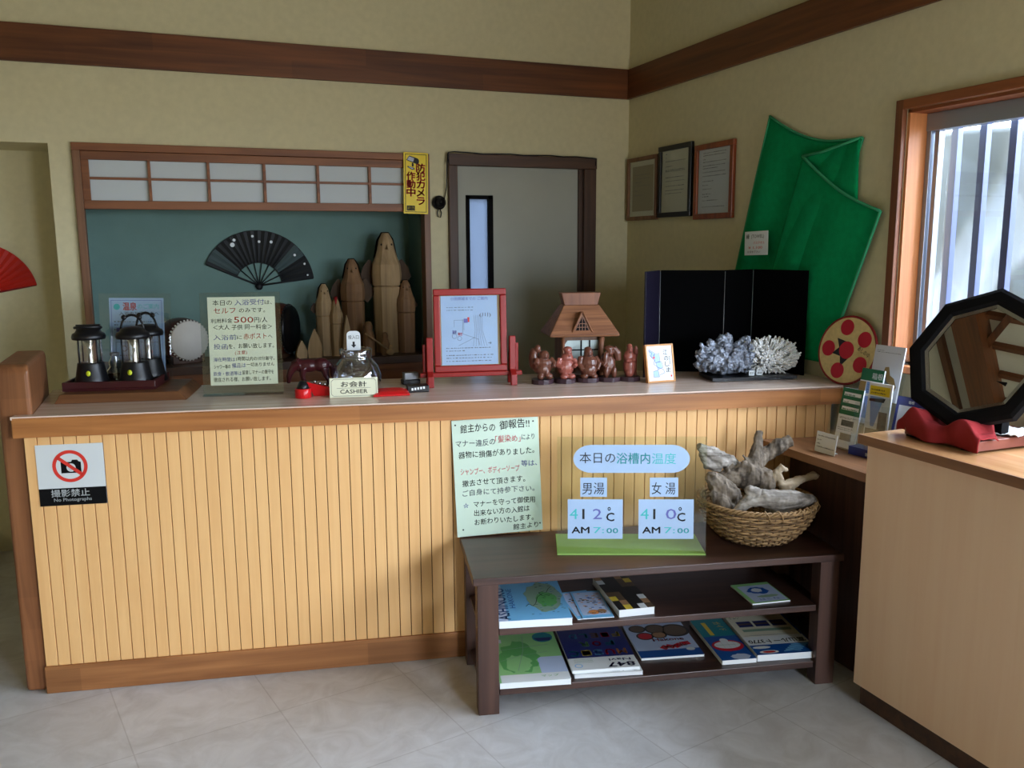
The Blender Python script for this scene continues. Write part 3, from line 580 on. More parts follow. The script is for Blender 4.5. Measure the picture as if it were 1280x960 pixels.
s.tube([Vector(f1(u/20, 0))+Vector((-.004, 0, 0)) for u in range(21)], .005, 0, 6); s.tube([Vector(f1(0, v/20)) for v in range(21)], .006, 0, 6); s.tube([Vector(f1(1, v/20)) for v in range(4)], .005, 0, 6)
s.tube([Vector(f2(u/20, 0))+Vector((-.004, 0, 0)) for u in range(21)], .006, 0, 6); s.tube([Vector(f2(1, v/20)) for v in range(21)], .006, 0, 6)
s.tube([(-.034, 2.995, 1.908), (-.030, 2.88, 1.915), (-.025, 2.78, 1.932), (-.016, 2.685, 1.949)], .006, 0, 6); s.build('hem', M['greenhem'], t, label='lighter green hem')
s = MB()
def tri(u, v): a = mix((2.995, 1.908), (2.685, 1.949), u); b_ = mix((2.995, 1.895), (2.69, 1.690), u); y, z = mix(a, b_, v); return (-.022+.006*u-.006*math.sin(u*7+v*3), y, z)
s.grid(tri, 16, 12); s.build('corner_fold', M['greencloth'], t, mods=(('SOL', .003),))
t = thing('price_tag', 'small white handwritten tag fixed to the green cloth', 'tag', (XR-.062, 3.243, 1.497), -90)
s = MB(); s.T = SX_(0, 0, 0, roll=1.5); w, h = .165, .106; s.box(-w/2, 0, 0, w/2, h, .0012, 0)
s.text('緑', -.07, .075, .022, 1, z=.0016, bold=.03); s.text('(TOWEL)', -.035, .076, .022, 1, w=.09, z=.0016); s.text('バスタオル', -.02, .050, .014, 2, w=.08, z=.0016); s.text('¥ 1,100', -.055, .028, .016, 2, w=.10, z=.0016); s.text('お求め下さい', -.06, .010, .012, 1, w=.09, z=.0016); s.build('tag_card', inks('white'), t)

# ------------------------------------------------------------------ niche: drums and carved figures
M['drumskin'] = mat('drum_skin', (206, 200, 190), .6, var=.05, scale=8); M['drumwood'] = wood('drum_body_wood', (64, 28, 18), (98, 44, 26), 'Z', .35)
def drum(label, loc, rz, r, L, stand, dark=False):
    t = thing('taiko_drum', label, 'drum', loc, rz, 'drums in the niche'); zc = r+stand
    s = MB(); s.T = TR(0, 0, zc, rx=90); pr = [(r*.86, -L/2), (r*.97, -L*.3), (r, 0), (r*.97, L*.3), (r*.86, L/2)]; s.lathe(pr, 0, 36); s.build('body', M['drumwood'], t)
    for sg in (-1, 1):
        s = MB(); s.T = TR(0, 0, zc, rx=90) @ Matrix.Scale(sg, 4, (0, 0, 1)); s.lathe([(r*.90, L/2-.022), (r*.885, L/2-.004), (r*.86, L/2+.002), (0, L/2+.003)], 0, 36)
        dh = s.build('drum_head', M['black'] if dark else M['drumskin'], t)
        s = MB(); s.T = TR(0, 0, zc, rx=90) @ Matrix.Scale(sg, 4, (0, 0, 1))
        for i in range(36): a = 2*math.pi*i/36; s.ell((r*.905*math.cos(a), r*.905*math.sin(a), L/2-.014), .0055, 0, 8, 5)
        s.build('tacks', M['blackp'] if dark else M['drumskin'], dh)
    s = MB()
    for y in (-L*.3, L*.3): s.box(-r*.75, y-.014, 0, r*.75, y+.014, stand+r*.10); s.box(-r*.75, y-.014, 0, -r*.45, y+.014, stand+r*.33); s.box(r*.45, y-.014, 0, r*.75, y+.014, stand+r*.33)
    s.box(-r*.6, -L*.3, 0, -r*.5, L*.3, .02); s.box(r*.5, -L*.3, 0, r*.6, L*.3, .02); s.build('cradle', M['dark'], t, .002)
drum('drum with a white skin head, standing beside the lanterns in the niche', (.045, 4.72, NZ0), 24, .112, .17, .006)
drum('dark barrel drum half hidden behind the cream fee notice', (.475, 4.725, NZ0), 62, .142, .26, .012, True)
M['carve'] = wood('carved_pale_wood', (138, 112, 78), (172, 142, 102), 'Z', .7); M['carve2'] = wood('carved_brown_wood', (104, 74, 48), (138, 102, 68), 'Z', .7)
M['wing'] = wood('shaded_dark_wing', (62, 46, 34), (84, 64, 46), 'Z', .8); M['bark'] = mat('dark_bark', (40, 32, 26), .8, var=.2, scale=40); M['crimson'] = mat('crimson_paint', (150, 24, 26), .5)  # wing wood darkened, the niche's shade is put into its colour
def figure(label, x, y, h, r, m, cap, wings=0, base=True):
    t = thing('carved_bird', label, 'wood carving', (x, y, NZ0), random.uniform(-12, 12), 'carved wooden birds in the niche')
    n = 9; s = MB()   # hewn peg: faceted body with a saw groove below the chest
    pr = [(r*.92, 0), (r*.98, h*.35), (r*1.0, h*.552), (r*.88, h*.556), (r*.88, h*.562), (r*1.03, h*.566), (r*1.06, h*.66), (r*1.0, h*.74), (r*.78, h*.80), (r*.62, h*.87), (r*.50, h*.94), (r*.24, h)]
    s.lathe(pr, 0, n, False); s.build('body', m, t, .0015, 1)
    s = MB(); s.T = TR(0, r*.15, 0); q = [(r*.80, h*.80), (r*.68, h*.88), (r*.56, h*.95), (r*.26, h*1.008), (0, h*1.010)]
    if cap == 'bark':
        for i in range(n): a0, a1 = math.pi*(i/n), math.pi*((i+1)/n); [s.add([(q[k][0]*math.cos(a)*1.03, q[k][0]*math.sin(a)*1.03, q[k][1]) for k, a in ((k_, a0), (k_, a1), (k_+1, a1), (k_+1, a0))], [(0, 1, 2, 3)]) for k_ in range(4)]
        s.T = I4; s.build('crest', M['bark'], t)
        for sg in (-1, 1): s = MB(); s.ell((sg*r*.34, -r*.40, h*.905), r*.075, 0, 8, 6); s.build('eye', M['bark'], t)
    else:
        s.T = I4; s.tube([(0, r*.2, h*.95), (0, -r*.05, h*1.01), (0, -r*.3, h*.98), (0, -r*.5, h*.90)], [r*.3, r*.28, r*.22, r*.1]); s.build('crest', M['crimson'], t)
    s = MB(); s.add([(-r*.18, -r*.42, h*.875), (r*.18, -r*.42, h*.875), (0, -r*.38, h*.93), (0, -r*.92, h*.862)], [(0, 1, 3), (1, 2, 3), (2, 0, 3), (0, 2, 1)]); s.build('beak', m, t)
    if wings:
        for sg in (-1, 1):
            s = MB(); s.T = TR(sg*r*.95, r*.35, h*.66) @ Matrix.Scale(sg, 4, (1, 0, 0)); s.prism([(0, -.06*wings), (.03*wings, -.09*wings), (.085*wings, -.02*wings), (.06*wings, .05*wings), (.02*wings, .1*wings), (0, .09*wings)], -.006, .006); s.T = I4
            for i, v in enumerate(s.v): pass
            o = s.build('wing', M['wing'], t, .003)
            me = o.data
            for v in me.vertices: dx, dy, dz = v.co.x-sg*r*.95, v.co.y-r*.35, v.co.z-h*.66; v.co = (sg*r*.95+dx, r*.35+dz, h*.66+dy)
            me.update()
figure('tallest carved wooden bird in the niche, dark crest nearly touching the transom', 1.121, 4.72, .655, .080, M['carve'], 'bark', .8)
figure('second tallest carved wooden bird, middle of the niche shelf', .929, 4.72, .515, .064, M['carve2'], 'bark', .7)
figure('slim pale carved bird with dark crest, left of the red-crested one', .770, 4.70, .385, .048, M['carve'], 'bark', .3)
figure('thin pale carved bird with a red crest', .826, 4.66, .310, .034, M['carve'], 'red')
figure('plain brown carved bird at the right end of the niche shelf', 1.212, 4.66, .398, .052, M['carve2'], 'bark', .25)
def chip(label, x, y, h, w, rz, m='carve', name='carved_leaf', cat='wood carving'):
    s = MB(); P = [(-w*.45, 0), (w*.45, 0), (w*.5, h*.35), (w*.3, h*.7), (.0, h), (-w*.35, h*.6), (-w*.5, h*.25)]; s.T = TR(rz=rz) @ Matrix.Rotation(R(90), 4, 'X') @ Matrix.Translation((0, 0, -.012)); s.prism(P, 0, .024)
    o = s.build(name, M[m], None, .005); o.location = (x, y, NZ0); tag(o, label, cat, 'small carvings in the niche'); return o
chip('small leaf-shaped wood carving at the left end of the carved birds', .628, 4.62, .098, .060, 10); chip('pointed pale wood carving behind the dark red horse', .700, 4.62, .155, .075, -20)
chip('pointed small carving between the red-crested bird and the middle bird', .868, 4.60, .225, .048, 5)
def peg(label, x, y, h, r, m, tilt=0):
    t = thing('carved_doll', label, 'wood carving', (x, y, NZ0), tilt, 'small carvings in the niche')
    s = MB(); s.lathe([(r, 0), (r*1.05, h*.5), (r*.8, h*.68), (r*.62, h*.72), (r*.75, h*.85), (r*.5, h*.97), (0, h)], 0, 14); s.build('body', M[m], t); return t
peg('small brown carved doll just right of the glass jar', .985, 4.60, .185, .032, 'carve2')
t = peg('little carved doll with a slanting pale stick in the niche', 1.070, 4.58, .125, .022, 'carve2')
s = MB(); s.tube([(-.115, -.03, .125), (-.06, -.032, .085), (.012, -.03, .028)], .0045, 0, 8); s.ell((.02, -.03, .018), (.022, .016, .018)); s.ell((.03, -.02, .04), (.016, .014, .016)); s.build('stick', M['carve'], t)

# ------------------------------------------------------------------ lantern tray on the counter's left
t = CT('lantern_tray', 'dark red wooden tray holding the black lanterns', 'tray', -.905, 3.47, 1.0265, -1)
s = MB(); w, d = .325, .235; s.box(-w/2, -d/2, 0, w/2, d/2, .008); s.build('tray_bottom', M['maroon'], t)
s = MB(); s.box(-w/2, -d/2, .008, w/2, -d/2+.010, .034); s.box(-w/2, d/2-.010, .008, w/2, d/2, .034); s.box(-w/2, -d/2+.010, .008, -w/2+.010, d/2-.010, .034); s.box(w/2-.010, -d/2+.010, .008, w/2, d/2-.010, .034); s.build('tray_rim', M['maroon'], t, .002)
M['yg'] = mat('yellow_green_button', (196, 206, 40), .4, var=0); M['refl'] = mat('bright_reflector', (190, 192, 196), .15, metal=1, var=0)
def lantern(label, a, b_, rz, k=1.0, handle='up'):
    t = CT('camping_lantern', label, 'lantern', a, b_, 1.0350, rz, 'black camping lanterns on the tray'); t.scale = (.94, .94, 1.18)
    s = MB(); s.lathe([(.068*k, 0), (.070*k, .006), (.060*k, .030), (.050*k, .072), (.049*k, .076), (0, .076)], 0, 28); lb = s.build('lantern_base', M['blackp'], t)
    s = MB(); s.T = TR(0, -.056*k, .045, rx=76); s.lathe([(0, 0), (.0085, 0), (.0085, .005), (0, .0055)], 0, 14); s.build('button', M['yg'], lb)
    s = MB(); s.lathe([(.046*k, .076), (.0465*k, .15)], 0, 28); s.f = s.f[:28]; s.m = s.m[:28]; s.s = s.s[:28]; s.build('globe', M['jar'], t)
    s = MB(); s.lathe([(.010, .076), (.008, .095), (.006, .118), (.004, .120), (.026*k, .150), (.0, .150)], 0, 20); s.build('reflector', M['refl'], t)
    for i in range(4): a_ = R(45+90*i); s = MB(); s.tube([(.0475*k*math.cos(a_), .0475*k*math.sin(a_), .074), (.0475*k*math.cos(a_), .0475*k*math.sin(a_), .152)], .003, 0, 6); s.build('strut', M['blackp'], t)
    s = MB(); s.lathe([(.048*k, .149), (.062*k, .150), (.064*k, .158), (.060*k, .168), (.050*k, .172), (.044*k, .180), (.030*k, .186), (0, .187)], 0, 28); cp = s.build('cap', M['blackp'], t)
    s = MB()
    if handle == 'up': s.tube([(.046*k*math.cos(R(q)), 0, .172+.052*math.sin(R(q))) for q in range(0, 181, 15)], .0042, 0, 8); s.ell((-.03*k, 0, .216), (.011, .008, .008)); s.ell((.03*k, 0, .216), (.011, .008, .008))
    else: s.tube([(.05*k*math.cos(R(q)), -.034*math.sin(R(q)), .186+.004*math.sin(R(q))) for q in range(0, 181, 15)], .0045, 0, 8); s.box(-.045*k, .0, .178, .045*k, .012, .196)
    s.build('handle', M['blackp'], cp)
lantern('black camping lantern with folded handle, leftmost on the dark red tray', -.985, 3.43, 4, .98, 'down')
lantern('black camping lantern with raised handle, front middle of the dark red tray', -.828, 3.425, -8, 1.0)
lantern('black camping lantern on the tray, behind the one with the raised handle', -.800, 3.525, -20, 1.0)
t = CT('glass_bottle', 'small empty glass bottle standing between the lanterns on the tray', 'bottle', -.917, 3.50, 1.0350)
s = MB(); s.lathe([(.030, 0), (.034, .004), (.034, .045), (.020, .062), (.024, .078), (.014, .098), (.016, .108)], 0, 22); s.build('glass', M['jar'], t)
s = MB(); s.lathe([(.0, .104), (.017, .104), (.017, .116), (0, .117)], 0, 18); s.build('stopper', M['grey'], t)
t = CT('label_block', 'small black block with white marks at the right end of the lantern tray', 'sign', -.775, 3.392, 1.0350, 20)
s = MB(); s.box(-.030, -.011, 0, .030, .011, .018, 0); s.T = TR(0, -.0113, .005, rx=90); [s.rect(-.018+.009*i, .001, -.012+.009*i, .008, 0, 1) for i in range(4)]; s.build('block', [M['blackp'], M['white']], t, .001)
# laminated hot spring sheet behind the lanterns
t = CT('hot_spring_notice', 'pale blue hot spring notice in clear acrylic behind the lanterns', 'notice', -.862, 3.615, .9955, -2)
s = MB(); s.T = SX_(0, -.006, 0, 4, roll=-1); s.T = s.T @ Matrix.Translation((0, .038, 0)); w, h = .206, .318; s.box(-w/2, 0, 0, w/2, h, .0010, 0); z = .0016
s.line([(-w*.46, h*.03), (w*.46, h*.03), (w*.46, h*.97), (-w*.46, h*.97), (-w*.46, h*.03)], .0016, z, 3); s.disc(-w*.36, h*.89, .012, z=z, m=6); s.text('温泉', -w*.25, h*.855, .034, 2, w=.052, z=z, bold=.03); s.text('のご案内', w*.02, h*.87, .022, 6, w=.08, z=z)
s.text('入浴のお客さまへ', -w*.32, h*.79, .016, 1, w=.15, z=z); scrib(s, w, h, (.30, .34, .40), z, 4, .014, 5); s.rect(-w*.38, h*.58, w*.0, h*.63, z, 3); s.line([(-w*.40, h*.06), (-w*.40, h*.45), (w*.40, h*.45), (w*.40, h*.06), (-w*.40, h*.06)], .0016, z, 4)
s.ring(-w*.25, h*.37, .012, .009, z, 4); s.ring(w*.2, h*.33, .014, .010, z, 5); scrib(s, w, h, (.72, .77, .82, .87), z, 4, .014, 9); s.build('notice_sheet', inks('pale'), t)
s = MB(); s.T = SX_(0, -.006, 0, 4, roll=-1); s.box(-.140, .003, .002, .130, .374, .0036); s.T = I4; s.box(-.138, -.035, .0003, .128, .012, .003); s.build('acrylic_stand', M['clear'], t)

# ------------------------------------------------------------------ counter: horse, jar and the red things
t = CT('horse_figurine', 'dark red lacquered grazing horse figurine on the counter', 'horse figurine', -.170, 3.372)
s = MB(); e = s.ell; k = 1.0
e((-.02, 0, .100), (.045, .022, .027)); e((.030, 0, .102), (.034, .023, .028)); e((-.045, 0, .100), (.026, .019, .026))
s.tube([(-.050, 0, .108), (-.072, 0, .098), (-.088, 0, .074)], [.023, .018, .013]); s.tube([(-.084, 0, .082), (-.092, 0, .058), (-.094, 0, .034)], [.014, .011, .007]); s.ell((-.079, .008, .094), (.004, .004, .010)); s.ell((-.079, -.008, .094), (.004, .004, .010))
for x, y, fx in ((-.040, .011, -.040), (-.036, -.011, -.028), (.044, .012, .050), (.040, -.012, .058)): s.tube([(x, y, .092), (x+(.006 if x > 0 else -.003), y, .060), ((x+fx)/2+(.008 if x > 0 else 0), y, .038), (fx, y, .010), (fx-.003, y, .0)], [.015, .010, .0065, .0055, .008])
s.tube([(.060, 0, .112), (.070, 0, .095), (.070, 0, .055)], [.006, .009, .005]); s.tube([(-.05, 0, .128), (-.075, 0, .112), (-.088, 0, .088)], [.006, .008, .005])
s.build('horse', M['maroon'], t, mods=(('R', .0022), ('S', 3)))
t = CT('red_cup', 'small glossy red cup at the counter edge beside the cream notice', 'cup', -.203, 3.230); s = MB(); s.lathe([(.0, 0), (.028, 0), (.030, .004), (.030, .034), (.028, .036), (.026, .034), (.026, .006), (0, .006)], 0, 26); s.build('cup_body', M['redp'], t)
s = MB(); s.lathe([(.0, .026), (.0255, .026), (.020, .046), (.012, .062), (0, .064)], 0, 18); s.build('dark_filling', M['blackp'], t)
t = CT('red_paper_holder', 'red folded holder with silvery glints below the horse figurine', 'holder', -.125, 3.262, .995, -8)
s = MB(); s.add([(-.066, -.015, .055), (.066, -.015, .020), (.066, .020, .020), (-.056, .020, .045), (-.040, -.012, 0), (.066, -.012, 0), (.066, .016, 0), (-.035, .016, 0)], [(3, 2, 1, 0), (4, 5, 6, 7), (0, 1, 5, 4), (1, 2, 6, 5), (2, 3, 7, 6), (3, 0, 4, 7)]); s.build('holder_body', M['redp'], t, .002)
s = MB()
for i in range(4): s.ell((-.036+i*.018, -.002, .052-i*.005), (.006, .006, .007), 0, 8, 6)
s.build('glint_balls', M['refl'], t)  # small bright balls modelled as the glints on the holder
t = CT('cashier_jar', 'clear glass coin jar with an arrow tag behind the cashier plate', 'jar', -.006, 3.350); t.scale = (1.18, 1.18, 1.2)
s = MB(); s.lathe([(.060, 0), (.074, .004), (.080, .030), (.080, .052), (.070, .082), (.055, .100), (.049, .106), (.052, .112), (.053, .134), (.050, .137), (.047, .134), (.046, .106), (.068, .078), (.077, .050), (.077, .030), (.070, .008), (0, .006)], 0, 40); s.build('glass_body', M['jar'], t)
s = MB(); s.lathe([(.0, .128), (.0465, .128), (.0465, .1325), (0, .133)], 0, 30); s.build('glass_lid', M['jar'], t)
s = MB(); w = .044; s.T = SX_(-.006, -.01, .132, 3); P = [(-w/2, 0), (w/2, 0)]+[(w/2-.014+.014*math.cos(R(q)), .048+.014*math.sin(R(q))) for q in range(0, 91, 15)]+[(-w/2+.014+.014*math.cos(R(q)), .048+.014*math.sin(R(q))) for q in range(90, 181, 15)]
s.prism(P, 0, .0015, 0); s.text('投入口', 0, .037, .014, 1, w=.034, z=.0019, al='C'); s.poly([(-.0035, .028), (.0035, .028), (.0035, .018), (.0085, .018), (0, .008), (-.0085, .018), (-.0035, .018)], .0019, 1); s.build('arrow_tag', inks('whitep'), t)
s = MB(); s.lathe([(.0, .007), (.066, .007), (.070, .020), (.060, .024), (0, .026)], 0, 24)
for i in range(26): a_ = random.uniform(0, 6.28); r_ = .055*math.sqrt(random.random()); s.T = TR(r_*math.cos(a_), r_*math.sin(a_), .026+.004*random.random(), rx=random.uniform(-25, 25), ry=random.uniform(-25, 25)); s.lathe([(0, 0), (.012, 0), (.012, .0016), (0, .0016)], 0, 12, False)
s.build('coins', M['refl'], t)
t = CT('cashier_plate', 'cream plate reading cashier in front of the glass coin jar', 'sign', -.018, 3.200, .9955, -1)
s = MB(); s.T = SX_(0, 0, 0, 14); w, h = .176, .072; s.box(-w/2, 0, -.003, w/2, h, 0, 0); z = .0005; q = .008
L = [(-w/2+.006+q, .005), (w/2-.006-q, .005), (w/2-.006, .005+q), (w/2-.006, h-.005-q), (w/2-.006-q, h-.005), (-w/2+.006+q, h-.005), (-w/2+.006, h-.005-q), (-w/2+.006, .005+q), (-w/2+.006+q, .005)]
s.line(L, .0012, z, 1); s.text('お会計', 0, .040, .022, 1, w=.094, z=z, al='C', bold=.03); s.rect(-.062, .0335, .062, .0345, z, 1); s.text('CASHIER', 0, .014, .021, 1, w=.100, z=z, al='C', bold=.02); s.build('plate', inks('cream'), t, .0005)
t = CT('red_pouch', 'flat glossy red pouch lying right of the cashier plate', 'pouch', .118, 3.235, .9955, 3); s = MB()
def pouch(u, v): x = (u-.5)*.135; y = (v-.5)*.095; return (x, y, .006+.014*(1-(2*u-1)**4)*(1-(2*v-1)**4)*(.7+.3*v)+.004*v)
s.grid(pouch, 18, 14); s.add([pouch(0, 0)[:2]+(0,), pouch(1, 0)[:2]+(0,), pouch(1, 1)[:2]+(0,), pouch(0, 1)[:2]+(0,)], [(3, 2, 1, 0)]); s.box(-.0675, -.0475, 0, .0675, .0475, .007); s.build('pouch_body', M['redp'], t, .002)
t = CT('black_stamp_box', 'glossy black box with white marks between the red pouch and the red map stand', 'box', .222, 3.280, .9955, 4)
s = MB(); s.box(-.042, -.028, 0, .042, .028, .026, 0); s.T = TR(0, -.0283, .007, rx=90); [s.rect(-.026+.011*i, .001+.0012*i, -.019+.011*i, .010+.0012*i, 0, 1) for i in range(5)]; s.build('box_body', [M['black'], M['white']], t, .003)
t = CT('small_gadget', 'small black gadget with a grey cover behind the black box with white marks', 'gadget', .208, 3.47, .9955, 12); s = MB(); s.box(-.036, -.022, 0, .036, .022, .020); s.build('gadget_body', M['blackp'], t, .004)
s = MB(); s.prism([(-.030, -.018), (.030, -.018), (.026, .018), (-.030, .018)], .020, .046); s.build('gadget_cover', M['grey'], t, .004)

# red standing frame with the map
t = CT('map_stand', 'red lacquered standing frame with a hand-drawn area map on the counter', 'display stand', .446, 3.385, .9955, 0)
w, h, z0 = .292, .330, .054; s = MB(); lean = 4; s.T = SX_(0, 0, z0, lean); f = .026
for a in ((-w/2, 0, w/2, f), (-w/2, h-f, w/2, h), (-w/2, f, -w/2+f, h-f), (w/2-f, f, w/2, h-f)): s.box(a[0], a[1], -.010, a[2], a[3], .008)
s.build('frame', M['red'], t, .004, 3)
s = MB(); s.T = SX_(0, 0, z0, lean); s.box(-w/2+f-.002, f-.002, -.006, w/2-f+.002, h-f+.002, -.002, 7); iw, ih = w-2*f-.014, h-2*f-.004; s.T = s.T @ Matrix.Translation((-.003, f+.002, 0)); s.rect(-iw/2, 0, iw/2, ih, -.0015, 0); z = -.0008
s.text('小田原城までの ご案内', 0, ih*.94, .014, 3, w=iw*.66, z=z, al='C'); scrib(s, iw, ih, (.17, .21), z, 4, .010, 3, -.4, .1); r_ = random.Random(4)
s.line([(-iw*.27, ih*.55), (-iw*.27, ih*.65), (-iw*.10, ih*.65), (-iw*.10, ih*.5)], .0010, z, 4); s.line([(-iw*.12, ih*.66), (-iw*.12, ih*.45), (iw*.15, ih*.37), (iw*.18, ih*.28)], .0010, z, 4)
for i in range(6): s.line([(iw*(.08+.03*i), ih*.72), (iw*(.10+.025*i), ih*.5), (iw*(.06+.05*i), ih*.27)], .0008, z, 4)
s.line([(-iw*.2, ih*.28), (-iw*.02, ih*.35), (iw*.1, ih*.4)], .0010, z, 4); s.text('(川)', iw*.18, ih*.70, .018, 4, w=.046, z=z); s.rect(-iw*.10, ih*.61, -iw*.03, ih*.67, z, 3); s.rect(-iw*.035, ih*.62, iw*.0, ih*.69, z, 2)
s.text('温泉', -iw*.31, ih*.46, .014, 3, w=.018, z=z, bold=.04); s.text('現在', -iw*.21, ih*.43, .013, 2, w=.018, z=z, bold=.03); s.ring(-iw*.27, ih*.42, .010, .0088, z, 4); s.ring(-iw*.18, ih*.385, .009, .0078, z, 4); s.text('→', iw*.33, ih*.29, .018, 1, z=z); scrib(s, iw, ih, (.76, .80, .865, .905, .95), z, 4, .012, 8, -.42, .42)
s.build('map_sheet', inks('pale')+[M['carve']], t)
s = MB(); s.T = SX_(0, 0, z0, lean); s.box(-w/2+f-.002, f-.002, .001, w/2-f+.002, h-f+.002, .002); s.build('glazing', M['glass'], t)
s = MB(); s.box(-.205, -.012, .036, .205, .014, .054); s.build('crossbar', M['red'], t, .003)
for sg in (-1, 1):
    s = MB(); x = sg*.166; s.T = TR(x, 0, 0) @ Matrix.Rotation(R(90), 4, 'X') @ Matrix.Rotation(R(90), 4, 'Y'); I_ = s.T
    s.T = TR(x, 0, 0); P = [(-.050, 0), (-.030, 0), (-.018, .034), (.018, .034), (.030, 0), (.050, 0), (.046, .044), (.022, .060), (.022, .120), (.012, .135), (.012, .185), (.004, .195), (-.014, .195), (-.018, .060), (-.046, .044)]
    hw = .0125; n = len(P); s.add([(-hw, y, z_) for y, z_ in P]+[(hw, y, z_) for y, z_ in P], [list(range(n)), list(range(n, 2*n))[::-1]]+[((i+1) % n, i, n+i, n+(i+1) % n) for i in range(n)]); s.build('foot_post', M['red'], t, .003)
    s = MB(); s.T = TR(sg*.186, .012, 0); s.prism([(-.007, -.008), (.007, -.008), (.007, .008), (-.007, .008)], .052, .165); s.build('side_fin', M['red'], t, .004)

# thatched house
t = CT('thatched_house_model', 'carved wooden model of a thatched farmhouse behind the little figurines', 'house model', .925, 3.515, .9955, -2)
M['thatch'] = wood('carved_thatch', (104, 64, 42), (146, 98, 66), 'X', .5, grain=2.2); M['thatch2'] = wood('carved_ridge', (100, 60, 42), (128, 82, 56), 'Z', .5)
M['housewood'] = wood('house_wood', (84, 56, 38), (112, 78, 54), 'Z', .55)
def frustum(s, x0, y0, z0, x1, y1, z1, m=0):
    return s.add([(-x0, -y0, z0), (x0, -y0, z0), (x0, y0, z0), (-x0, y0, z0), (-x1, -y1, z1), (x1, -y1, z1), (x1, y1, z1), (-x1, y1, z1)], [(3, 2, 1, 0), (4, 5, 6, 7), (0, 1, 5, 4), (1, 2, 6, 5), (2, 3, 7, 6), (3, 0, 4, 7)], m)
s = MB(); frustum(s, .142, .105, .178, .148, .110, .186); frustum(s, .148, .110, .186, .076, .040, .305); s.build('thatched_roof', M['thatch'], t, .004, 3)
s = MB(); frustum(s, .070, .030, .300, .084, .034, .356); s.build('ridge', M['thatch2'], t, .003)
s = MB(); s.T = TR(-.01, 0, 0)
P = [(-.038, .200), (.038, .200), (.0, .280)]
def gable(s, P, y0, y1, m=0): n = len(P); s.add([(x, y0, z_) for x, z_ in P]+[(x, y1, z_) for x, z_ in P], [list(range(n)), list(range(n, 2*n))[::-1]]+[((i+1) % n, i, n+i, n+(i+1) % n) for i in range(n)], m)
gable(s, P, -.098, -.030); dm = s.build('dormer', M['thatch'], t)
s = MB(); s.T = TR(-.01, 0, 0); gable(s, [(-.027, .205), (.027, .205), (0, .262)], -.0995, -.0975); s.build('dormer_window', M['blackm'], dm)
s = MB(); s.T = TR(-.01, -.1005, 0)
for x in (-.012, 0, .012): s.box(x-.0014, 0, .205, x+.0014, .002, .258-abs(x)*2.1)
for z_, hw in ((.218, .021), (.233, .014)): s.box(-hw, 0, z_-.0012, hw, .002, z_+.0012)
s.tube([(-.042, 0, .198), (0, 0, .284)], .004, 0, 6); s.tube([(.042, 0, .198), (0, 0, .284)], .004, 0, 6); s.build('dormer_lattice', M['thatch'], dm)
s = MB(); s.box(-.092, -.060, .012, .086, .070, .182); s.build('house_body', M['housewood'], t, .002)
s = MB(); s.box(-.115, -.080, 0, .115, .085, .012); s.build('house_base', M['housewood'], t, .003)
M['pearl'] = mat('pale_window_paper', (176, 188, 184), .5, var=.1)
s = MB(); s.T = SX_(0, -.0605, 0); P = [(-.076, .085), (-.060, .070), (.066, .070), (.066, .160), (-.064, .160), (-.078, .140)]; s.prism(P, 0, .001); hw_ = s.build('house_window', M['pearl'], t)
s = MB(); s.T = SX_(0, -.0625, 0)
for x in (-.006, .030): s.rect(x-.003, .068, x+.003, .160, 0)
s.rect(-.080, .118, .068, .123, 0); s.build('window_bars', M['blackm'], hw_, mods=(('SOL', .002),))
s = MB(); s.tube([(.076, -.075, .012), (.078, -.075, .07), (.074, -.075, .12), (.079, -.075, .180)], [.012, .014, .011, .013]); s.build('corner_post', M['thatch2'], t)
s = MB(); s.tube([(-.084, -.075, .012), (-.085, -.075, .180)], [.007, .007]); s.build('corner_post', M['thatch2'], t)

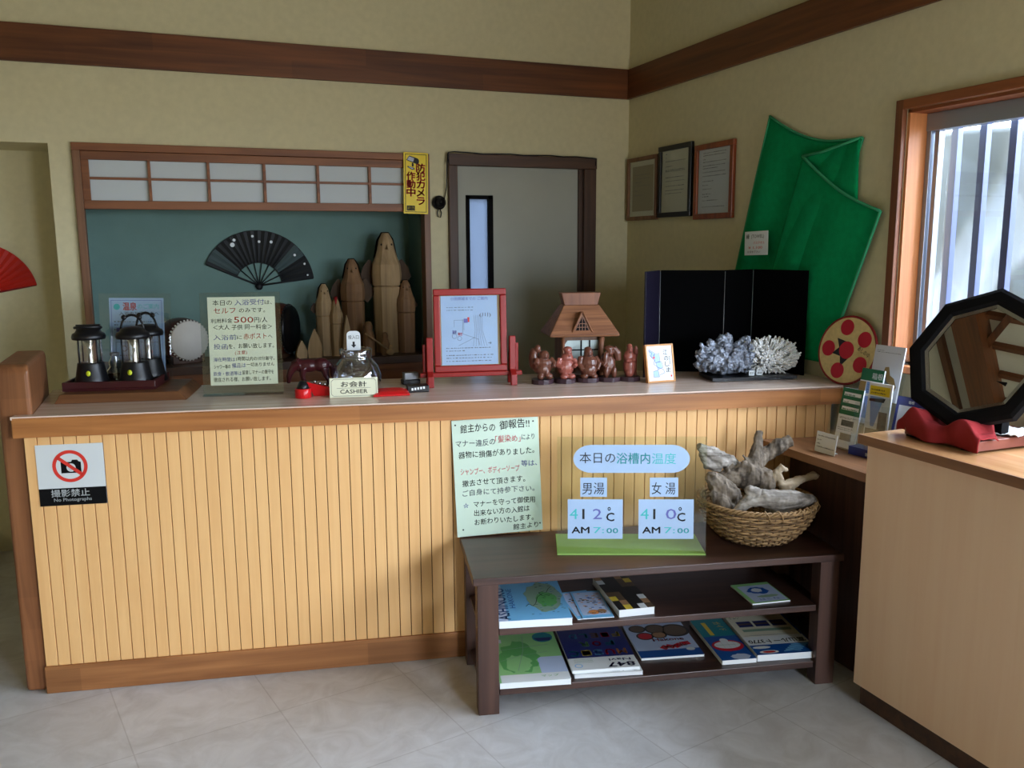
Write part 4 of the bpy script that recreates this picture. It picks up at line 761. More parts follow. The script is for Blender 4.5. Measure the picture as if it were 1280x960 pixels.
# five figurines
M['figwood'] = mat('polished_brown_wood', (98, 58, 44), .3, var=.1, scale=30, coat=.2); M['figlight'] = mat('reddish_polished_wood', (146, 80, 68), .3, var=.08, coat=.2); M['figbase'] = mat('dark_purple_brown_base', (58, 38, 44), .4, var=.15)
def god(label, x, m, kind):
    t = CT('lucky_god_figurine', label, 'figurine', x, 3.365, .9955, {0: 8, 1: 4, 2: 0, 3: -4, 4: -8}[kind], 'little wooden figurines before the model house')
    s = MB(); e = s.ell
    if kind == 0:
        e((0, 0, .058), (.042, .034, .040)); e((.004, -.008, .100), (.021, .021, .021)); e((-.004, -.012, .048), (.030, .030, .030)); e((-.032, .018, .085), (.020, .022, .046)); s.tube([(.03, -.01, .085), (.043, -.022, .068), (.034, -.034, .055)], [.013, .012, .009]); s.tube([(-.03, -.01, .085), (-.038, -.026, .07)], [.013, .010]); e((.006, -.032, .034), (.012, .012, .02)); e((-.018, -.026, .018), (.014, .016, .014)); e((.02, -.026, .018), (.014, .016, .014)); e((-.018, .006, .126), (.013, .013, .018))
    if kind == 1:
        e((0, 0, .050), (.036, .030, .038)); e((.004, -.004, .088), (.028, .024, .020)); e((.008, -.010, .104), (.017, .017, .020)); e((.008, -.004, .122), (.019, .018, .012)); s.tube([(-.026, -.008, .085), (-.040, -.020, .060), (-.022, -.034, .050)], [.012, .012, .010]); s.tube([(.032, -.008, .082), (.042, -.016, .060), (.026, -.034, .056)], [.011, .011, .009]); e((-.012, -.022, .014), (.018, .016, .012)); e((.018, -.022, .014), (.018, .016, .012))
    if kind == 2:
        e((0, 0, .056), (.042, .036, .044)); e((0, -.006, .104), (.019, .019, .022)); e((0, -.016, .040), (.034, .030, .030)); s.tube([(-.03, -.004, .088), (-.042, -.018, .06), (-.03, -.034, .04)], [.012, .012, .009]); s.tube([(.03, -.004, .088), (.042, -.018, .06), (.03, -.034, .04)], [.012, .012, .009]); e((0, .002, .118), (.016, .016, .012)); e((-.02, -.02, .012), (.016, .02, .012)); e((.02, -.02, .012), (.016, .02, .012))
    if kind == 3:
        e((-.004, 0, .052), (.030, .028, .044)); e((-.002, -.010, .104), (.017, .017, .020)); e((-.002, -.002, .122), (.022, .02, .011)); s.tube([(.016, .004, .122), (.034, .004, .100), (.038, .002, .070)], [.014, .018, .013]); s.tube([(-.022, -.006, .088), (-.036, -.016, .064), (-.022, -.032, .055)], [.011, .011, .009]); e((.016, -.020, .026), (.012, .014, .026)); e((-.016, -.020, .026), (.012, .014, .026)); e((-.02, -.024, .08), (.012, .010, .03))
    if kind == 4:
        e((0, 0, .046), (.026, .024, .046)); e((-.002, -.004, .080), (.023, .020, .036)); e((0, -.008, .112), (.014, .015, .018)); e((.0, 0, .126), (.012, .012, .012)); s.tube([(-.018, -.004, .09), (-.010, -.026, .070), (.004, -.028, .07)], [.010, .010, .007]); s.tube([(.018, -.004, .09), (.012, -.026, .07)], [.010, .009]); e((.030, .022, .10), (.010, .010, .026)); s.tube([(.030, .020, 0), (.030, .022, .1)], .006)
        e((0, -.008, .02), (.020, .018, .022))
    s.T = TR(0, 0, .0); s.T = I4
    fx, fz = {0: (.004, .100), 1: (.008, .104), 2: (0, .104), 3: (-.002, .104), 4: (0, .112)}[kind]
    s.ell((fx, {0: -.028, 1: -.026, 2: -.024, 3: -.026, 4: -.022}[kind], fz-.002), (.004, .004, .005))
    o = s.build('figure', m, t, mods=(('R', .0020), ('S', 2))); o.location.z = .014
    s = MB(); r_ = random.Random(kind); s.prism([(.046*math.cos(2*math.pi*i/14)*r_.uniform(.92, 1.08), .044*math.sin(2*math.pi*i/14)*r_.uniform(.9, 1.05)) for i in range(14)], 0, .018); s.build('rock_base', M['figbase'], t, .005)
    s = MB(); s.T = TR(0, 0, .014)
    for sg in (-1, 1): s.ell((fx+sg*.0065, {0: -.0275, 1: -.0255, 2: -.0235, 3: -.0255, 4: -.0212}[kind], fz+.005), (.002, .0016, .0014), 0, 8, 5)
    s.tube([(fx-.006, {0: -.0265, 1: -.0245, 2: -.0225, 3: -.0245, 4: -.0205}[kind], fz-.008), (fx, {0: -.0285, 1: -.0265, 2: -.0245, 3: -.0265, 4: -.0225}[kind], fz-.0105), (fx+.006, {0: -.0265, 1: -.0245, 2: -.0225, 3: -.0245, 4: -.0205}[kind], fz-.008)], .0011, 0, 5); s.build('face_lines', M['blackp'], t)
god('brown wooden figurine carrying a load on its back, leftmost of the five', .733, M['figwood'], 0); god('reddish figurine with crossed arms and cap, second of the five', .828, M['figlight'], 1)
god('pot-bellied dark brown figurine in the middle of the five', .922, M['figwood'], 2); god('figurine with a sack over its shoulder, fourth of the five', 1.012, M['figwood'], 3); god('slender pink-brown robed figurine nearest the painted card', 1.098, M['figlight'], 4)

# painted card in its frame
t = CT('painted_card', 'small framed card with blue drawing and brush writing, between figurines and stone', 'picture', 1.210, 3.285, .9955, 10)
w, h = .128, .155; lean = 12; s = MB(); s.T = SX_(0, 0, 0, lean); f = .007
for a in ((-w/2, 0, w/2, f), (-w/2, h-f, w/2, h), (-w/2, f, -w/2+f, h-f), (w/2-f, f, w/2, h-f)): s.box(a[0], a[1], -.016, a[2], a[3], .004)
M['goldwood'] = wood('light_frame_wood', (190, 128, 64), (216, 160, 92), 'X', .4); s.build('frame', M['goldwood'], t, .001)
s = MB(); s.T = SX_(0, 0, 0, lean); s.box(-w/2+f-.001, f-.001, -.014, w/2-f+.001, h-f+.001, .001, 0); z = .0014
for P in ([(-.047, .135), (-.020, .118), (-.030, .100), (-.045, .110)], [(-.028, .112), (-.002, .118), (.0, .085), (-.022, .080)], [(-.020, .080), (.006, .084), (.012, .060), (-.012, .052)], [(-.034, .045), (-.012, .050), (-.008, .022), (-.034, .022)]): s.line(P+P[:1], .0016, z, 3); s.poly([(x*.9-.002, y*.96+.002) for x, y in P], z-.0001, 7)
s.line([(-.05, .13), (-.035, .12), (-.04, .105), (-.025, .09), (-.03, .075), (-.01, .06), (.012, .052), (.018, .038), (-.005, .03)], .0018, z, 3); s.disc(-.027, .101, .005, z=z+.0001, m=5)
for i, ch in enumerate('江のしま'): s.text(ch, .025+.003*i, .112-i*.024, .024, 1, w=.020, z=z, al='C', rot=-6, bold=.012)
for i in range(5): s.rect(.043, .10-i*.007, .046, .105-i*.007, z, 1)
s.rect(.044, .02, .050, .028, z, 2); M['wash'] = mat('pale_blue_wash', (170, 200, 232), .6, var=0); s.build('card_face', inks('cream')[:0]+[M['white']]+[M[i] for i in INKS[1:]]+[M['wash']], t)

# black folding screen
t = CT('folding_screen', 'black lacquered folding screen standing on the counter before the green cloth', 'folding screen', 0, 0, .9955)
Q = [(1.183, 3.42), (1.304, 3.585), (1.560, 3.49), (1.735, 3.585), (1.853, 3.325)]
M['screen'] = mat('black_screen', (4, 4, 5), .9, var=0, spec=.05); M['screenv'] = mat('violet_black_screen', (22, 18, 34), .4, var=0)
for i in range(4):
    (x0, y0), (x1, y1) = Q[i], Q[i+1]; d = Vector((x1-x0, y1-y0)).normalized(); n = Vector((-d.y, d.x))*.008; e = .0015
    s = MB(); s.prism([(x0+d.x*e, y0+d.y*e), (x1-d.x*e, y1-d.y*e), (x1-d.x*e+n.x, y1-d.y*e+n.y), (x0+d.x*e+n.x, y0+d.y*e+n.y)], .0, .441); s.build('screen_panel', M['screenv'] if i == 0 else M['screen'], t, .0015)
s = MB()
for (x, y) in Q[1:4]: s.tube([(x, y-.0008, .01), (x, y-.0008, .436)], .0013, 0, 6)
s.build('hinges', M['grey'], t)

# ------------------------------------------------------------------ ornamental stone and coral on the black stand
t = CT('display_stand', 'low black lacquered stand under the silvery stone and the white coral', 'stand', 1.590, 3.335, .9955)
s = MB(); s.prism([(-.183, -.100), (.187, -.100), (.187, .085), (-.165, .085)], .004, .016); s.prism([(-.17, -.085), (.175, -.085), (.175, .07), (-.15, .07)], 0, .004); s.build('stand_board', M['black'], t, .002)
s = MB(); t = CT('ornamental_stone', 'jagged silvery grey ornamental stone on the left of the black stand', 'stone', 1.500, 3.330, 1.0115)
s = MB(); r_ = random.Random(11)
s.ell((0, 0, .050), (.108, .055, .046)); s.ell((-.05, 0, .07), (.06, .045, .05)); s.ell((.05, 0, .075), (.06, .045, .055))
for x, y, zt, ra in ((-.072, -.01, .148, .016), (-.020, 0, .165, .020), (.012, .01, .168, .019), (.088, -.01, .160, .015), (.068, .0, .146, .018), (.040, -.02, .140, .014), (-.10, .0, .085, .020), (-.045, .02, .13, .018), (-.118, 0, .055, .018), (.10, .01, .10, .012)):
    s.tube([(x*.75, y, .045), (x*.92, y-.004, zt*.6), (x, y, zt*.9), (x+.006, y-.004, zt)], [ra*1.5, ra*1.0, ra*1.1, ra*.7])
for i in range(60):
    x = r_.uniform(-.115, .105); z_ = r_.uniform(.014, .12); y = -.052+abs(x)*.1+r_.uniform(-.006, .012)+z_*.12
    s.tube([(x, y, z_), (x+r_.uniform(-.03, .03), y-.010, z_+r_.uniform(-.01, .03)), (x+r_.uniform(-.03, .03), y+.01, z_+r_.uniform(.0, .04))], [.007, .009, .005], 0, 6)
M['stone'] = mat('silvery_stone', (128, 134, 146), .34, metal=.25, var=.7, scale=50, bump=.5, bscale=90); s.build('stone_body', M['stone'], t, mods=(('R', .0026), ('S', 1), ('D', .018, .022), ('D', .007, .007)))
t = CT('white_coral', 'white branching coral on the right of the black stand', 'coral', 1.700, 3.330, 1.0115)
s = MB(); r_ = random.Random(5); c0 = Vector((-.015, .01, .045)); s.ell(tuple(c0+Vector((.01, 0, .02))), (.055, .05, .045))
for i in range(520):
    u = Vector((r_.gauss(0, 1), r_.gauss(0, 1), r_.gauss(0, 1))).normalized()
    L = Vector((u.x*.122, u.y*.07, u.z*.080)); tip = c0+Vector((.012, 0, .022))+L*r_.uniform(.9, 1.05)
    if tip.z < .004 or tip.y > .05: continue
    if u.x > .5: tip = tip+Vector((.012*u.x, 0, .004))
    base = c0+(tip-c0)*.62; j = Vector((r_.uniform(-1, 1), r_.uniform(-1, 1), r_.uniform(-1, 1)))*.006
    s.tube([tuple(base), tuple(base+(tip-base)*.55+j), tuple(tip)], [.0032, .0030, .0038], 0, 5); s.ell(tuple(tip), .0044, 0, 6, 4)
    k2 = tip+Vector((r_.uniform(-1, 1), r_.uniform(-1, 1), r_.uniform(-1, 1)))*.010; s.tube([tuple(base+(tip-base)*.6+j), tuple(k2)], [.0028, .0035], 0, 5); s.ell(tuple(k2), .004, 0, 6, 4)
M['coral'] = mat('white_coral_skeleton', (242, 242, 240), .7, var=.03); s.build('coral_branches', M['coral'], t)
for lab, x, tx in (('small clear label block at the foot of the stone', 1.588, '虎石'), ('small clear label block at the foot of the coral', 1.622, '珊瑚')):
    t = CT('label_holder', lab, 'label', x, 3.262, 1.0115, -6, 'labels on the black stand'); s = MB(); s.box(-.015, -.004, 0, .015, .004, .026); s.build('label_block', M['clear'], t)
    s = MB(); s.T = SX_(0, -.001, .003); s.box(-.012, 0, 0, .012, .02, .001, 0); s.text(tx, 0, .006, .010, 1, w=.018, z=.0013, al='C'); s.build('label_card', inks('white'), t)

# round lid with red dots, leaning on the wall
t = thing('round_tray', 'round woven tray painted with red dots leaning against the right wall', 'tray', (0, 0, 0))
t.location = (2.458, 2.655, .9955); t.rotation_euler = (0, 0, R(-82))
M['straw'] = mat('woven_straw', (204, 180, 122), .7, var=.1, scale=60); M['dot'] = mat('crimson_dot', (176, 20, 42), .6, var=.05); M['rimr'] = mat('dark_red_rim', (126, 20, 22), .6)
s = MB(); s.T = SX_(0, -.004, 0, 11); rad = .134; s.T = s.T @ Matrix.Translation((0, rad+.002, 0)); sv = s.T
s.lathe([(0, 0), (rad*.94, 0), (rad*.97, .006)], 0, 48); z = .0066
for a, rr in ((100, .68), (33, .66), (-35, .66), (-108, .66), (180, .66)): s.disc(rad*rr*math.cos(R(a)), rad*rr*math.sin(R(a)), rad*.235, z=z, m=1)
s.disc(0, 0, rad*.26, z=z+.001, m=1)
for a in (140, 195, 255): c, q = math.cos(R(a)), math.sin(R(a)); s.poly([(rad*(.2*c-.16*q), rad*(.2*q+.16*c)), (rad*(.2*c+.16*q), rad*(.2*q-.16*c)), (rad*.52*c, rad*.52*q)], z, 2)
s.text('あしのゆ', rad*.36, rad*.05, .022, 2, w=.062, z=z, rot=-26, bold=.01); s.build('woven_face', [M['straw'], M['dot'], M['ink']], t, mods=())
s = MB(); s.T = sv; s.tube([(rad*math.cos(2*math.pi*i/48), rad*math.sin(2*math.pi*i/48), .003) for i in range(48)], .005, 0, 8, True); s.build('rim', M['rimr'], t)

# ------------------------------------------------------------------ brochures on the side shelf
SZ = .7925
M['navy'] = mat('navy_plastic', (22, 28, 104), .35, var=0); M['brgreen'] = mat('dark_green_print', (10, 98, 62), .5, var=0); M['brgold'] = mat('golden_brown_print', (150, 122, 70), .5, var=.2); M['photo'] = mat('grey_photo_print', (92, 98, 94), .5, var=.3, scale=60); M['bryel'] = mat('yellow_print', (214, 190, 20), .5, var=0); M['brblue'] = mat('blue_print', (120, 158, 214), .5, var=0); M['brgrey'] = mat('pale_grey_print', (200, 202, 208), .5, var=0)
BRO = ['white', 'ink', 'brgreen', 'brgold', 'photo', 'bryel', 'brblue', 'brgrey', 'navy']
def on_shelf(name, label, cat, x, y, rz=-88, group=None, z=SZ): return thing(name, label, cat, (x, y, z), rz, group)
t = on_shelf('brochure_rack', 'clear stepped acrylic brochure rack at the inner end of the side shelf', 'brochure rack', 2.285, 2.462)
for i, (y, z, hh) in enumerate(((.0, .0, .16), (.085, .085, .15), (.145, .17, .17))):
    s = MB(); hw = .078
    s.T = TR(0, y, 0) @ Matrix.Rotation(R(-10), 4, 'X'); s.box(-hw, .028, .0, hw, .0305, z+hh+.02); s.box(-hw, -.002, z, hw, .0005, z+.060); s.box(-hw, -.002, max(0, z-.002), hw, .030, z+.0005); s.box(-hw, -.002, z, -hw+.0025, .03, z+hh); s.box(hw-.0025, -.002, z, hw, .03, z+hh); s.build('rack_tier', M['clear'], t)
s = MB(); s.box(-.078, -.004, 0, .078, .19, .0025); s.build('rack_foot', M['clear'], t)
def brochure(label, x, y, z, w, h, th, art, lean=10, rz=-88):
    t = thing('brochure', label, 'brochure', (x, y, z), rz, 'brochures on the side shelf'); s = MB(); s.T = SX_(0, 0, 0, lean); s.box(-w/2, 0, -th, w/2, h, 0, 0); art(s, w, h); s.build('brochure_sheet', [M[i] for i in BRO], t)
def a1(s, w, h):
    s.rect(-w/2, h*.55, w/2, h, .0006, 2)
    for i in range(3): s.rect(-w*.4, h*(.87-.12*i), w*.42, h*(.93-.12*i), .0010, 0); scrib(s, w, h, (.125+.12*i,), .0013, 2, .025, i, -.36, .38)
    s.rect(-w*.3, h*.36, w*.3, h*.46, .0006, 4); s.rect(-w*.25, h*.12, w*.3, h*.24, .0006, 4); scrib(s, w, h, (.50, .52, .68, .71), .0006, 1, .01, 7)
brochure('green and white brochure with two small photos, in the front of the rack', 2.293, 2.455, SZ+.004, .100, .222, .006, a1)
def a2(s, w, h): s.rect(-w/2, h*.78, w/2, h, .0006, 2); s.text('箱根', 0, h*.83, .026, 0, z=.001); s.rect(-w*.18, h*.55, w/2, h*.76, .0006, 6); scrib(s, w*.6, h, (.3, .34, .38), .001, 1, .012, 2, -.2, .45); s.rect(-w/2, 0, -w*.22, h*.76, .0006, 3); s.rect(-w*.2, h*.1, w/2, h*.5, .0006, 6)
brochure('brochure with dark green head and pale blue panel in the middle of the rack', 2.380, 2.450, SZ+.090, .106, .205, .006, a2)
def a3(s, w, h):
    s.rect(-w/2, 0, w/2, h, .0004, 7); scrib(s, w, h, (.10, .13), .0008, 4, .012, 12); P = [(-.045, .02), (.045, .02), (.055, .045), (.04, .075), (.02, .085), (.01, .115), (-.006, .112), (-.012, .085), (-.04, .07)]; s.poly([(x*w/.13, y*h/.2+.01) for x, y in P], .0009, 3); s.poly([(x*w/.13*.5, y*h/.2*.6+.02) for x, y in P], .0012, 4)
brochure('tall pale grey brochure with a golden statue picture at the back of the rack', 2.442, 2.436, SZ+.175, .138, .205, .005, a3)
t = on_shelf('brochure_holder', 'clear brochure holder with a navy base standing in front of the rack', 'brochure holder', 2.262, 2.330, -84)
s = MB(); w = .058; s.box(-w, 0, .0, w, .052, .030, 0); s.T = TR(0, -.0006, .008, rx=90); s.text('BCS', .018, 0, .015, 1, w=.034, bold=.03); s.build('holder_base', [M['navy'], M['white']], t, .001)
s = MB(); s.T = TR(0, 0, .030) @ Matrix.Rotation(R(-8), 4, 'X'); s.box(-w, -.0, 0, w, .0025, .100); s.box(-w, .046, 0, w, .0485, .190); s.prism([(0, 0), (0, 0), (0, 0)], 0, 0) if False else None; s.box(-w, 0, 0, -w+.0025, .048, .16); s.box(w-.0025, 0, 0, w, .048, .16); s.build('holder_pocket', M['clear'], t)
def a4(s, w, h): s.rect(-w*.44, h*.80, w*.42, h*.95, .0006, 5); scrib(s, w, h, (.17, .12), .001, 1, .025, 4, -.38, .38); s.poly([(-w*.4, h*.78), (w*.2, h*.78), (-w*.1, h*.3), (-w*.25, h*.3)], .0007, 6); s.rect(w*.05, h*.25, w*.42, h*.55, .0006, 4); s.poly([(-w*.42, h*.74), (w*.28, h*.77), (w*.22, h*.70), (-w*.42, h*.7)], .0009, 1); s.rect(-w*.45, h*.05, w*.45, h*.26, .0006, 4)
brochure('brochure with a yellow title bar in the clear navy-based holder', 2.318, 2.334, SZ+.036, .098, .225, .006, a4, 6, -84)
def a5(s, w, h): s.rect(-w/2, 0, w/2, h, .0004, 8); s.rect(-w*.40, 0, w*.40, h*.86, .0008, 7); s.text('箱根', 0, h*.90, .012, 0, z=.001, al='C'); s.poly([(-w*.3, h*.38), (0, h*.48), (w*.3, h*.44), (w*.34, h*.2), (-w*.34, h*.2)], .0011, 4)
brochure('navy-bordered pale leaflet beside the corner of the tan cabinet', 2.345, 2.235, SZ, .118, .225, .005, a5, 12, -84)
t = on_shelf('small_card', 'small white printed card standing at the front edge of the side shelf', 'card', 2.178, 2.423, -88)
s = MB(); s.T = SX_(0, 0, 0, 8); s.box(-.05, 0, -.002, .05, .075, 0, 0); scrib(s, .1, .075, (.22, .42, .6, .76), .0005, 1, .06, 3, -.42, .44); s.build('card_sheet', [M['white'], M['gink']], t)
s = MB(); s.box(-.03, .002, 0, .03, .035, .003); s.build('card_foot', M['whitep'], t)

# ------------------------------------------------------------------ mirror on the tan cabinet
c = Vector((2.302, 1.923, 1.197)); th, ph, rot = R(189.8), R(24.4), R(-136.8); RO, RI = .233, .180
nv = Vector((math.cos(ph)*math.cos(th), math.cos(ph)*math.sin(th), math.sin(ph))); uv = Vector((0, 0, 1)).cross(nv).normalized(); vv = nv.cross(uv)
MM = Matrix((uv, vv, nv)).transposed().to_4x4()
t = thing('octagonal_mirror', 'octagonal mirror in a wide black frame tilted back on the tan cabinet', 'mirror', c); B = MM
oct_ = lambda r: [(r*math.cos(rot-i*math.pi/4), r*math.sin(rot-i*math.pi/4)) for i in range(8)]
s = MB(); s.T = B; O, I_ = oct_(RO), oct_(RI); O2, I2 = oct_(RO-.012), oct_(RI+.010); vs = [(x, y, z) for P, z in ((O, -.030), (O, -.004), (O2, 0), (I2, 0), (I_, -.008), (I_, -.030)) for x, y in P]
fs = [(k*8+i, k*8+(i+1) % 8, ((k+1) % 6)*8+(i+1) % 8, ((k+1) % 6)*8+i) for k in range(6) for i in range(8)]; s.add(vs, fs); s.build('mirror_frame', M['blackm'], t)
M['mirror'] = mirror_mat(); s = MB(); s.T = B; s.prism(oct_(RI-.008)[::-1], -.020, -.012); mp_ = s.build('mirror_plate', M['mirror'], t)
s = MB(); s.T = B; O, I_ = oct_(RI+.001), oct_(RI-.012); s.add([(x, y, -.0085) for x, y in O]+[(x, y, -.0105) for x, y in I_], [(i, (i+1) % 8, 8+(i+1) % 8, 8+i) for i in range(8)]); s.build('bevelled_edge', M['refl'], mp_)
s = MB(); s.T = B; s.prism(oct_(RI+.02), -.034, -.029); s.build('backing', M['dark'], t)
t = thing('mirror_box', 'flat maroon wooden box under the red cloth and the mirror', 'box', (2.17, 1.785, .9355))
s = MB(); s.box(0, 0, .006, .30, .272, .036); s.build('box_body', M['maroon2'] if 'maroon2' in M else wood('brown_box_wood', (112, 62, 54), (140, 84, 70), 'X', .4), t, .002)
s = MB(); s.box(.004, .235, 0, .05, .268, .030); s.box(.004, .03, 0, .05, .06, .006); s.box(.25, .235, 0, .29, .268, .006); s.box(.25, .03, 0, .29, .06, .006); s.build('box_feet', M['blackm'], t)
s = MB(); s.box(.05, .095, .036, .12, .165, .046); s.box(.13, .03, .036, .16, .235, .20); s.build('mirror_rest', M['blackm'], t)
M['redcloth'] = mat('red_cotton_cloth', (136, 40, 42), .85, var=.06, scale=20, bump=.2, bscale=150, spec=.15)
t = thing('red_cloth', 'crumpled red cloth draped over the mirror box below the mirror', 'cloth', (0, 0, 0))
def cl(u, v):
    y = 2.088-u*.318; hump = .058*math.exp(-((y-2.022)/.042)**2)+.050*math.exp(-((y-1.845)/.055)**2)+.010*math.exp(-((y-1.945)/.05)**2)
    wob = .004*math.sin(u*23+v*3)+.006*math.sin(u*11+1.2)
    lo = .940+.014*math.exp(-((y-2.07)/.03)**2)+.006*math.sin(u*7)**2; top = .976+hump
    q = v/.5
    if v < .5: x = 2.158+.010*math.sin(u*9+.5)*(1-q)+wob*.8+.012*q**3; z = lo+(top-lo)*(1-(1-q)**1.5)
    else: p = (v-.5)/.5; x = 2.170+wob*.5+p*(.055+.075*hump/.06); z = top-.012*p*p-.01*math.sin(p*3)*(1 if hump > .02 else 0)+.003*math.sin(u*17+p*5)
    return (x, y, max(z, .9375))
s = MB(); s.grid(cl, 60, 30); s.build('cloth', M['redcloth'], t, mods=(('SOL', .003),))
t = thing('white_plastic_sheet', 'crumpled white plastic wrapping lying on the box right of the red cloth', 'wrapping', (2.36, 1.83, .9722), 20)
s = MB(); s.grid(lambda u, v: ((u-.5)*.13, (v-.5)*.085, .004+.012*abs(noise.noise((u*4, v*4, 2)))+.004*noise.noise((u*11, v*11, 5))), 22, 16); s.build('wrapping', M['whitep'], t, mods=(('SOL', .0015),))

# ------------------------------------------------------------------ basket of driftwood
M['wicker'] = mat('woven_wicker', (154, 122, 82), .6, var=.32, scale=55); M['wicker2'] = mat('dark_wicker', (104, 78, 50), .65, var=.25, scale=55)
t = CT('wicker_basket', 'round woven wicker basket full of driftwood on the low table', 'basket', 1.420, 2.840, .4815, 0)
NS, HB = 46, .147
def rad_(k): return .128+.080*(1-(1-k)**2.0)
s = MB()
for row in range(17):
    k = row/16; z = .010+(HB-.012)*k; r = rad_(k); P = []
    for i in range(NS*3): a = 2*math.pi*i/(NS*3); q = math.sin(NS*a/2+math.pi*(row % 2)); P.append(((r+.0036*q)*math.cos(a), (r+.0036*q)*math.sin(a), z+.0012*math.sin(a*7+row*2)))
    s.tube(P, .0042*(.85+.25*((row*7) % 5)/5), row % 3 == 0 and 1 or 0, 5, True)
s.build('weave', [M['wicker'], M['wicker2']], t)
s = MB()
for i in range(NS): a = 2*math.pi*(i+.5)/NS; s.tube([((rad_(k)*math.cos(a)), rad_(k)*math.sin(a), .006+(HB-.004)*k) for k in (0, .25, .5, .75, 1)], .0030, 0, 5)
s.build('stakes', M['wicker2'], t)
s = MB(); n = 150
for ph_ in (0, 2.1, 4.2): s.tube([((.207+.006*math.cos(i*.9+ph_))*math.cos(2*math.pi*i/n), (.207+.006*math.cos(i*.9+ph_))*math.sin(2*math.pi*i/n), HB+.006*math.sin(i*.9+ph_)) for i in range(n)], .0042, 0, 5, True)
for a_ in (250, 262, 285, 295, 305, 318): a = R(a_); s.tube([(.203*math.cos(a), .203*math.sin(a), HB+.004), (.214*math.cos(a+.03), .214*math.sin(a+.03), HB+.016), (.222*math.cos(a+.09), .222*math.sin(a+.09), HB-.002), (.213*math.cos(a+.13), .213*math.sin(a+.13), HB-.026)], .0022, 0, 5)
s.build('rim', M['wicker'], t)
s = MB(); s.lathe([(0, .002), (.120, .002), (.130, .008), (.120, .012), (0, .012)], 0, 40); s.build('basket_floor', M['wicker2'], t)
M['drift'] = wood('weathered_driftwood', (92, 84, 76), (176, 168, 158), 'X', .85, grain=1.6); M['drift2'] = wood('dark_driftwood', (66, 56, 46), (140, 126, 110), 'Z', .85, grain=1.6); M['driftpale'] = wood('pale_driftwood', (158, 138, 114), (198, 180, 154), 'X', .8)
def drift(label, tubes, m, disp=.016):
    s = MB()
    for P, r in tubes: s.tube(P, r, 0, 10)
    t = CT('driftwood', label, 'driftwood', 1.42, 2.84, .4815, 0, 'driftwood pieces in the basket'); o = s.build('driftwood_piece', m, None, mods=(('R', .0032), ('D', disp, .035), ('S', 1), ('D', .005, .010)))
    bpy.data.objects.remove(t); o.location = W(1.420, 2.840, .4875); o.rotation_euler = (0, 0, CA); o.name = 'driftwood'; tag(o, label, 'driftwood', 'driftwood pieces in the basket')
drift('long grey driftwood log pointing up to the left, over the basket rim', [([(-.222, .02, .342), (-.150, .035, .300), (-.085, .045, .262), (-.02, .06, .215)], [.015, .027, .030, .026]), ([(-.212, .02, .318), (-.18, .03, .27), (-.13, .04, .26)], [.008, .018, .024])], M['drift'])
drift('large gnarled driftwood root standing in the middle of the basket', [([(-.165, .02, .185), (-.10, .015, .215), (-.03, .0, .232), (.025, -.01, .215), (.03, -.015, .145)], [.026, .040, .050, .042, .022]), ([(-.015, .01, .250), (.002, .02, .300), (.012, .03, .345), (.020, .03, .385)], [.040, .024, .017, .013]), ([(.0, .03, .265), (.05, .045, .292), (.10, .045, .318), (.148, .040, .342)], [.030, .028, .030, .020]), ([(-.03, .0, .27), (-.05, .02, .30)], [.016, .004]), ([(-.07, .01, .25), (-.075, .0, .285)], [.016, .004]), ([(-.11, .01, .225), (-.115, .0, .262)], [.016, .004]), ([(-.15, .02, .2), (-.172, .01, .232)], [.018, .006]), ([(-.06, 0, .245), (-.055, -.005, .285)], [.022, .006]), ([(-.095, .02, .24), (-.09, .02, .275)], [.020, .005]), ([(.022, -.03, .25), (.034, -.04, .20), (.02, -.045, .15)], [.020, .018, .012])], M['drift2'], .020)
drift('short grey driftwood stub at the left edge of the basket', [([(-.192, -.03, .245), (-.165, -.02, .215), (-.12, -.03, .165), (-.09, -.04, .10)], [.022, .036, .045, .030]), ([(-.196, -.04, .19), (-.16, -.06, .15), (-.11, -.06, .09)], [.012, .034, .03])], M['drift2'])
drift('broad smooth driftwood plank lying across the front of the basket', [([(-.150, -.115, .120), (-.085, -.120, .172), (-.040, -.125, .180), (.02, -.130, .170), (.090, -.120, .165), (.165, -.095, .150), (.188, -.080, .140)], [.010, .024, .033, .036, .032, .022, .008]), ([(-.06, -.125, .195), (-.09, -.12, .212), (-.10, -.115, .205)], [.022, .018, .008]), ([(0, -.11, .12), (.08, -.10, .12)], [.04, .04])], M['drift'], .012)
drift('pale twisted driftwood branch with a knobbed end on the right of the basket', [([(.035, -.02, .170), (.045, -.035, .232), (.075, -.04, .262), (.095, -.035, .250)], [.018, .014, .016, .008]), ([(.060, -.04, .245), (.072, -.045, .205), (.092, -.045, .190), (.140, -.035, .208), (.185, -.025, .214), (.215, -.02, .220), (.226, -.02, .212)], [.014, .014, .024, .017, .013, .017, .012]), ([(.09, -.045, .19), (.085, -.045, .14), (.07, -.04, .10)], [.022, .018, .015]), ([(.11, -.04, .20), (.12, -.05, .17)], [.014, .008])], M['driftpale'], .008)

